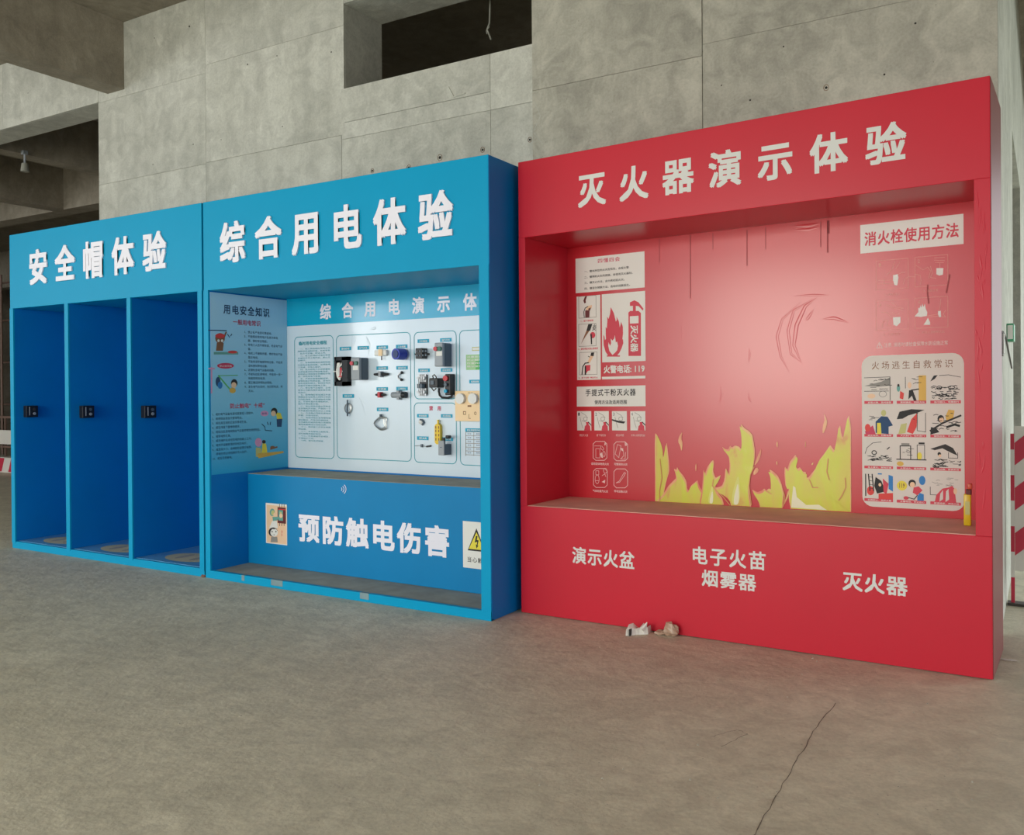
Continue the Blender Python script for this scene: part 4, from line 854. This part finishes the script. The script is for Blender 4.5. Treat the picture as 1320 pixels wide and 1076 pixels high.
for pts in [[(300, 245), (350, 235), (358, 270), (345, 355), (315, 350), (300, 300)], [(762, 170), (838, 170), (832, 240), (795, 250), (762, 235)], [(298, 695), (380, 690), (378, 750), (340, 790), (305, 775)], [(530, 685), (570, 640), (570, 590), (582, 600), (592, 565), (602, 590), (615, 550), (625, 585), (640, 550), (648, 600), (665, 640), (662, 680), (600, 690)], [(780, 630), (810, 625), (812, 690), (795, 695), (780, 665)], [(625, 775), (650, 740), (672, 700), (695, 745), (695, 775)]]: ink.poly(pts, 'print_white', .6)
for (x0, x1, y, s_) in ((215, 365, 440, '1、打开消火栓门'), (625, 780, 400, '2、连接水带'), (200, 385, 865, '3、打开水阀门'), (560, 850, 845, '4、对准火源根部灭火')): ink.txt(s_, x0, x1, y, y+28, Q, .5)
ink.stroke([(125, 1022), (155, 962), (188, 1022)], 'white_line', .004, .3, True); ink.stroke([(156, 985), (156, 1008)], 'white_line', .004, .9)
ink.txt('注意:演练时请检查保障水防设施正常', 205, 885, 968, 1015, 'white_line', .5, .005)
ink.build('hydrant_pictures', t3)
# escape poster
cf = crop(1090, 440, 4.139); ink = Ink(PRB, cf, .001)
ink.rect(88, 78, 634, 878, 'paper_grey', 0, .06)
ink.txt('火场逃生自救常识', 140, 572, 108, 150, 'brown_print', 1, 0, .25)
K = 'print_dark'
names = ['发现火情，及时报警', '保持镇定，明辨方向', '湿巾捂口，弯腰前行', '逃生有序，勿乘电梯', '大火封门，勿开房门', '缓降逃生，不可跳楼', '身上着火，就地打滚', '火势过大，等待救援', '躲避浓烟，低姿前进', '扑救初火，用灭火器', '火警电话，牢记在心', '披湿棉被，冲出火场']
caps = [(100, 253, 188, 333), (273, 430, 186, 333), (452, 615, 184, 333)]
rowsY = [(188, 318, 333), (362, 493, 507), (534, 662, 676), (700, 835, 850)]
def cell(cx, ry):
    x0, x1 = caps[cx][0], caps[cx][1]; yt, yb, yc = rowsY[ry]
    rel = (x0-100)
    A0, A1 = ink.P(x0, (yt+yb)/2)[0], ink.P(x1, (yt+yb)/2)[0]; Bt, Bb, Bc = ink.P(100, yt)[1], ink.P(100, yb)[1], ink.P(100, yc)[1]
    return A0, A1, Bt, Bb, Bc
rnd = random.Random(3)
for ry in range(4):
    for cx in range(3):
        A0, A1, Bt, Bb, Bc = cell(cx, ry); w = A1-A0; h = Bt-Bb; i = ry*3+cx
        f = lambda x, y: (A0+x*w, Bb+y*h)
        ink.polyab([(A0, Bc), (A1, Bc), (A1, Bb), (A0, Bb)], 'print_red', 1)
        lay = layout(names[i], .01, 2); X = [v[0] for _, vs, _ in lay for v in vs]; sc_ = w*.82/(max(X)-min(X)); hh = (Bb-Bc)*.6
        for c_, vs, fs in lay: ink.mb.add([ink.pl.pt(A0+w*.12+v[0]*sc_, Bc+(Bb-Bc)*.22+(v[1]+.05)*hh, ink.lift+.0012+v[2]) for v in vs], fs, ink.mi('print_white'))
        st_ = lambda pts, w_=.003, m_=K, l_=2: ink.strokeab([f(*p) for p in pts], m_, w_, l_)
        po = lambda pts, m_, l_=1: ink.polyab([f(*p) for p in pts], m_, l_)
        el = lambda x, y, rx, ry_, m_, l_=1.5, wv=0: (ink.strokeab([f(x+rx*math.cos(t*.5236), y+ry_*math.sin(t*.5236)) for t in range(12)], m_, wv, l_, True) if wv else ink.polyab([f(x+rx*math.cos(t*.5236), y+ry_*math.sin(t*.5236)) for t in range(12)], m_, l_))
        def scrib(x0, y0, x1, y1, n, w_=.0028, m_=K):
            for _ in range(n):
                x, y = rnd.uniform(x0, x1), rnd.uniform(y0, y1); l = rnd.uniform(.06, .2); a = rnd.uniform(-.8, .8)
                st_([(x, y), (min(x+l*.5, 1), y+l*.4*a), (min(x+l, 1), y+l*.2*a)], w_, m_)
        if i == 0: po([(0, .62), (.3, .7), (.6, .78), (.9, .95), (.9, .62), (.5, .58)], 'print_grey'); st_([(0, .95), (.9, .97), (.9, .03)]); st_([(0, .4), (.85, .4)]); el(.25, .2, .14, .1, 'skin_print'); el(.65, .28, .13, .12, 'print_grey', 1.5, .003); scrib(0, .45, .85, .9, 14)
        if i == 1: po([(.75, 0), (1, 0), (1, 1), (.75, 1)], 'ochre_print'); el(.44, .62, .07, .13, 'skin_print', 2); st_([(.5, .42), (.75, .46)], .007); po([(.42, .42), (.55, .42), (.68, 0), (.58, 0), (.52, .2), (.4, .05)], 'print_black', 1.6); po([(.12, .4), (.25, .3), (.22, .05), (.1, .1)], 'bright_red', 1.6); el(.06, .5, .06, .14, 'teal_dress', 1.4); el(.06, .62, .04, .06, K, 2); st_([(.3, .95), (.3, .5)]); scrib(.5, .65, .72, .95, 5)
        if i == 2: po([(0, .75), (.15, .85), (.25, 1), (.12, .98), (.05, .85)], 'print_black'); st_([(.3, .98), (.6, 1), (1, .9)]); scrib(.02, .05, .85, .55, 44, .004); el(.3, .5, .08, .07, K, 2, .004); el(.7, .5, .1, .07, K, 2, .004)
        if i == 3: el(.68, .85, .09, .13, 'olive_print', 2); po([(.4, .5), (.6, .72), (.82, .7), (1, .35), (.85, .3), (.85, 0), (.4, .05)], 'navy_print'); po([(.45, .45), (.58, .45), (.6, 0), (.45, 0)], 'yellow_print', 2); el(.12, .25, .1, .16, 'bright_red'); po([(.02, .1), (.3, .35), (.4, .0), (.05, 0)], 'magenta_print'); scrib(.15, .5, .4, .9, 6)
        if i == 4: po([(0, .6), (.1, .9), (.5, 1), (.95, .97), (.7, .85), (.4, .75), (.2, .62)], 'print_black'); po([(.35, .1), (.5, .6), (.7, .85), (.68, .3), (.55, .02)], 'bright_red', 1.6); po([(.05, 0), (.15, .4), (.35, .45), (.3, .05)], 'olive_print', 1.7); st_([(.7, .85), (.7, .15), (.98, .1), (.98, .85)]); scrib(.05, .6, .7, .95, 8)
        if i == 5: el(.35, .62, .11, .15, 'print_black'); el(.37, .58, .08, .1, 'skin_print', 2); po([(.5, .7), (.6, .98), (.8, .95), (.75, .6), (.55, .5)], 'ochre_print'); st_([(0, .15), (.4, .45), (1, .75)], .01); st_([(.55, .3), (.8, .4), (.95, .35)], .012, 'print_black'); scrib(0, .0, .9, .9, 22, .0035); po([(.0, 0), (.3, .1), (.2, .25), (.02, .3)], 'print_black')
        if i == 6: st_([(.03, .5), (.1, .75), (.3, .95), (.6, 1)]); el(.35, .55, .08, .08, K, 2, .005); scrib(.05, .2, .85, .45, 30, .0035); st_([(.8, .7), (.88, .78)], .006)
        if i == 7: st_([(.12, .3), (.12, .85), (.48, .85), (.48, .3)], .005); po([(.16, .86), (.44, .86), (.44, .96), (.16, .96)], 'print_grey'); st_([(.7, .3), (.7, .9), (.95, .9), (.95, .3)]); el(.78, .45, .08, .16, 'yellow_print'); el(.12, .12, .12, .1, 'ochre_print', 1.2); st_([(0, .3), (1, .3)], .006); scrib(.15, .35, .45, .8, 6); po([(.75, .93), (.95, .93), (.95, 1), (.75, 1)], 'print_dark')
        if i == 8: po([(0, .75), (.25, .85), (.5, .95), (.75, .8), (.9, .5), (.7, .6), (.4, .78), (.15, .7)], 'print_dark'); el(.3, .55, .06, .08, 'print_black'); el(.32, .48, .05, .06, 'skin_print', 2); scrib(.08, .0, .45, .35, 26, .004); st_([(.6, .62), (.6, .4), (.9, .4), (.9, .62)]); scrib(.6, .1, .95, .4, 8)
        if i == 9: st_([(.05, .95), (.05, .1)], .006); st_([(.15, .95), (.2, .3)], .006, 'print_black'); st_([(.28, .95), (.33, .3)], .006, 'print_black'); [st_([(.16+.01*k, .85-.15*k), (.3+.01*k, .83-.15*k)]) for k in range(4)]; el(.22, .3, .13, .18, 'bright_red'); po([(.4, .85), (.6, .7), (.75, .3), (.45, .2), (.35, .5)], 'print_black', 1.4); po([(.65, .8), (.85, .6), (.78, .2), (.68, .25)], 'print_red', 2); po([(.85, .95), (1, .9), (1, .3), (.85, .4)], 'blue_print'); po([(.5, .2), (1, .25), (1, 0), (.5, 0)], 'bright_red', 2); el(.55, .55, .05, .07, 'skin_print', 2.6); po([(.48, .95), (.62, .95), (.62, 1), (.48, 1)], 'blue_print', 2)
        if i == 10: el(.18, .55, .18, .19, 'yellow_print'); lay2 = layout('119', .02, 1); [ink.mb.add([ink.pl.pt(*f(.07+v[0]*.13, .47+v[1]*.25), ink.lift+.0015+v[2]) for v in vs], fs, ink.mi('brown_print')) for _, vs, fs in lay2]; el(.53, .65, .13, .15, 'print_black'); el(.54, .6, .09, .11, 'skin_print', 2); po([(.58, .5), (.75, .55), (.88, .4), (.7, .2), (.55, .3)], 'print_red', 1.6); el(.87, .78, .11, .18, 'blue_print'); po([(.7, .0), (.92, .0), (.92, .25), (.78, .3), (.7, .15)], 'blue_print', 1.8); st_([(.4, .1), (.6, .05), (.7, .2)], .005); el(.32, .08, .09, .07, 'print_red')
        if i == 11: po([(.15, 0), (.2, .25), (.4, .5), (.6, .55), (.72, .62), (.8, .5), (.85, .0)], 'print_red'); po([(.3, .0), (.33, .3), (.42, .45), (.42, .1)], 'paper_grey', 1.6); po([(.5, .0), (.52, .4), (.6, .5), (.62, .1)], 'paper_grey', 1.6); el(.82, .42, .06, .12, 'skin_print', 2); scrib(.0, .6, .9, .95, 12, .0025, 'print_grey'); st_([(0, .55), (0, .25), (.2, .25)])
ink.build('escape_poster', t3)

# yellow bottle in the niche's right corner
p = hit(1249.5, 677, 2, zs+.03+.003)
t = thing('lighter_bottle', (p.x, p.y, p.z), 'small yellow bottle with orange cap standing in the red niche corner', 'bottle')
bz = zs+.0103*(p.x-RO.x)+.004
MB().box(p.x-.026, p.x+.010, p.y-.014, p.y+.014, bz, bz+.17, bev=.006).build('bottle_body', 'bottle_yellow', t, True)
MB().box(p.x-.018, p.x+.004, p.y-.0155, p.y+.0, bz+.06, bz+.13).build('bottle_label', 'olive_print', t)
MB().box(p.x-.015, p.x+.012, p.y-.014, p.y+.014, bz+.165, bz+.195, bev=.004).build('bottle_neck', 'maroon', t); MB().box(p.x-.008, p.x+.015, p.y-.012, p.y+.012, bz+.195, bz+.225, bev=.005).build('bottle_cap', 'bottle_red', t, True)

# litter at the foot of the red booth
def crumple(name, u, v, sx_, sy_, sz, m, label, cat, seed, boxy=False):
    p = hit(u, v, 2, fz(hit(u, v, 2, 0).x)); r = random.Random(seed); mb = MB(); n = 10; vs = []; fs = []
    for i in range(n//2+1):
        th = math.pi*i/(n//2)
        for j in range(n):
            ph = 2*math.pi*j/n; k = r.uniform(.6, 1.15); vs.append((p.x+sx_*k*math.sin(th)*math.cos(ph), p.y+sy_*k*math.sin(th)*math.sin(ph), max(fz(p.x), fz(p.x)+sz*(.8+k*math.cos(th)*.9))))
    for i in range(n//2):
        for j in range(n): fs.append((i*n+j, i*n+(j+1) % n, (i+1)*n+(j+1) % n, (i+1)*n+j))
    mb.add(vs, fs); return tag(mb.build(name, m, base=True), label, cat), p
t = thing('paper_carton', tuple(hit(818, 818, 2, .01)), 'crumpled white carton lying against the foot of the red booth', 'litter')
p = hit(813, 818, 2, .01)
mb = MB(); R_ = random.Random(5)
vs = []
for i in range(7):
    x = p.x-.02+.017*i; hgt = .012+.01*math.sin(i*1.9)
    for (dy, dz) in ((-.035, 0), (.035, 0), (.033, 1), (-.03, 1)): vs.append((x+R_.uniform(-.005, .005), p.y+dy+.015*i+R_.uniform(-.006, .006), .01+dz*(hgt+.03+R_.uniform(-.012, .012))))
fs = [(0, 1, 2, 3), (24, 27, 26, 25)]+[(4*i+j, 4*i+(j+1) % 4, 4*i+4+(j+1) % 4, 4*i+4+j) for i in range(6) for j in range(4)]
mb.add(vs, fs); mb.build('carton_body', 'crumple_white', t)
MB().box(p.x+.004, p.x+.010, p.y-.037, p.y+.02, .012, .05).build('tape_band', 'print_dark', t)
MB().tube([(p.x+.06, p.y+.03, .04), (p.x+.075, p.y+.05, .065), (p.x+.085, p.y+.05, .085)], [.015, .010, .003], 5).build('torn_flap', 'crumple_white', t)
crumple('plastic_wrapper', 866, 820, .055, .035, .05, 'crumple_film', 'crumpled translucent brown wrapper right of the white carton', 'litter', 4)
crumple('torn_wrapper', 853, 818, .05, .03, .018, 'crumple_film', 'flat torn brownish scrap between the carton and the wrapper', 'litter', 9)
crumple('grit_lump', 263, 743.5, .03, .02, .012, 'dusty_red', 'small brown lump on the floor between the two blue booths', 'litter', 2)
crumple('paint_flake', 1300, 851, .05, .012, .004, 'crumple_white', 'thin white flake on the floor right of the red booth', 'litter', 6)

# ------------------------------------------------------------------ right edge: barrier, striped pole, exit sign
def striped(mb_r, mb_w, x0, x1, y0, y1, z0, z1, step, n0=0):
    k = n0; z = z0
    while z < z1-1e-4:
        zn = min(z+step, z1); (mb_r if k % 2 else mb_w).box(x0, x1, y0, y1, z, zn); z = zn; k += 1
yb_ = 1.95
xa = hit(1303, 700, 1, yb_).x; xb = xa+.5
t = thing('road_barrier', (xa, yb_, .03), 'red and white striped barrier board standing at the right edge', 'barrier')
for x in (xa, xb):
    R1, W1 = MB(), MB(); striped(R1, W1, x, x+.022, yb_, yb_+.03, .045, 1.17, .17, 1); R1.build('post_band', 'barrier_red', t); W1.build('post', 'barrier_white', t)
MB().box(xa-.02, xb+.05, yb_-.03, yb_+.06, .03, .047).build('base_bar', 'wire', t)
bx0, bx1, bz0, bz1 = xa+.024, xb-.005, .26, 1.22
MB().box(bx0, bx1, yb_+.004, yb_+.022, bz0, bz1).build('board', 'barrier_white', t)
mb = MB(); n_ = 0; z = bz0-.5
while z < bz1:
    lo = [(bx0, z), (bx1, z+(bx1-bx0)*.9), (bx1, z+(bx1-bx0)*.9+.15), (bx0, z+.15)]
    # clip to board height by clamping along the slope
    def clip(poly, zc, above):
        out = []
        for i in range(len(poly)):
            a, b = poly[i], poly[(i+1) % len(poly)]; ia = (a[1] >= zc) == above; ib = (b[1] >= zc) == above
            if ia: out.append(a)
            if ia != ib: t_ = (zc-a[1])/(b[1]-a[1]); out.append((a[0]+(b[0]-a[0])*t_, zc))
        return out
    pl = clip(lo, bz0, True)
    if len(pl) > 2: pl = clip(pl, bz1, False)
    if len(pl) > 2: mb.add([(x, yb_+.002, q) for x, q in pl], [tuple(range(len(pl)))])
    z += .3
mb.build('red_stripe', 'barrier_red', t)
R1, W1 = MB(), MB(); xp = hit(1289.3, 700, 1, 1.0).x
t = thing('striped_pole', (xp, 1.0, .03), 'thin red and white pole squeezed between the red booth and the wall corner', 'pole')
zz_ = .03; k_ = 0
while zz_ < 1.2:
    (W1 if k_ % 2 else R1).cyl((xp, 1.0, zz_), (xp, 1.0, min(zz_+.16, 1.2)), .009, 10); zz_ += .16; k_ += 1
W1.build('pole', 'barrier_white', t, True); R1.build('red_band', 'barrier_red', t, True)
p = hit(1304.5, 418, 0, XR+.03); p2 = hit(1304.5, 440, 0, XR+.03)
t = thing('exit_sign', (XR, p.y, p2.z), 'small green-framed sign on the concrete wall at the right edge', 'sign')
MB().box(XR, XR+.045, p.y-.12, p.y+.12, p2.z, p.z, bev=.004).build('sign_body', 'exit_green', t); MB().box(XR+.006, XR+.039, p.y-.1225, p.y-.12, p2.z+.012, p.z-.012).build('sign_face', 'print_white', t)
p = hit(1289.5, 420, 0, XR+.02); p2 = hit(1289.5, 455, 0, XR+.02)
t = thing('wall_switch', (XR, 1.3, p2.z), 'slim pale switch plate on the concrete wall beside the red booth', 'switch plate')
MB().box(XR, XR+.012, 1.28, 1.40, p2.z, p.z, bev=.002).build('back_plate', 'wire', t); MB().box(XR+.012, XR+.018, 1.30, 1.38, p2.z+.015, p.z-.015).build('face_plate', 'print_white', t)
MB().tube([(XR+.008, 1.4, p.z), (XR+.008, 1.9, p.z-.02), (XR+.008, 2.5, p.z-.12), (XR+.01, 2.9, p.z-.2)], .006, 6).build('cable', 'wire', t, True)

# ------------------------------------------------------------------ left edge: far barrier and scaffold
yl = 4.2
p = hit(5, 607, 2, 0)
t = thing('construction_fence', (-13.9, 4.5, 0), 'distant railing with white notice board and striped kerb, left of the booths', 'fence')
MB().box(-16, -12.3, 4.48, 4.52, 1.0, 1.04).box(-16, -12.3, 4.48, 4.52, .45, .48).build('rail', 'pole_steel', t)
for k in range(16): MB().box(-15.9+k*.24, -15.87+k*.24, 4.485, 4.515, 0.28, 1.02).build('baluster', 'pole_steel', t)
MB().box(-15.2, -13.15, 4.42, 4.46, .52, .78).build('notice_board', 'barrier_white', t)
MB().box(-16, -12.3, 4.35, 4.65, .0, .28, bev=.01).build('kerb_block', 'barrier_white', t)
mb = MB()
for k in range(9): x = -15.9+k*.42; mb.add([(x, 4.348, .02), (x+.2, 4.348, .02), (x+.3, 4.348, .27), (x+.1, 4.348, .27)], [(0, 1, 2, 3)])
mb.build('red_stripe', 'barrier_red', t)
t = thing('scaffold', (-17, 7, 0), 'distant scaffold of rusty poles in the dark, left of the booths', 'scaffold')
for x in (-20, -19.3, -18.4, -17.6, -16.7, -15.8): MB().cyl((x, 7, 0), (x, 7, 4.3), .03, 8).build('pole', 'pole_steel', t, True)
for z in (1.2, 2.2, 3.2, 4.1): MB().cyl((-20.3, 7.04, z), (-15.4, 7.04, z), .025, 8).build('ledger', 'pole_steel', t, True)
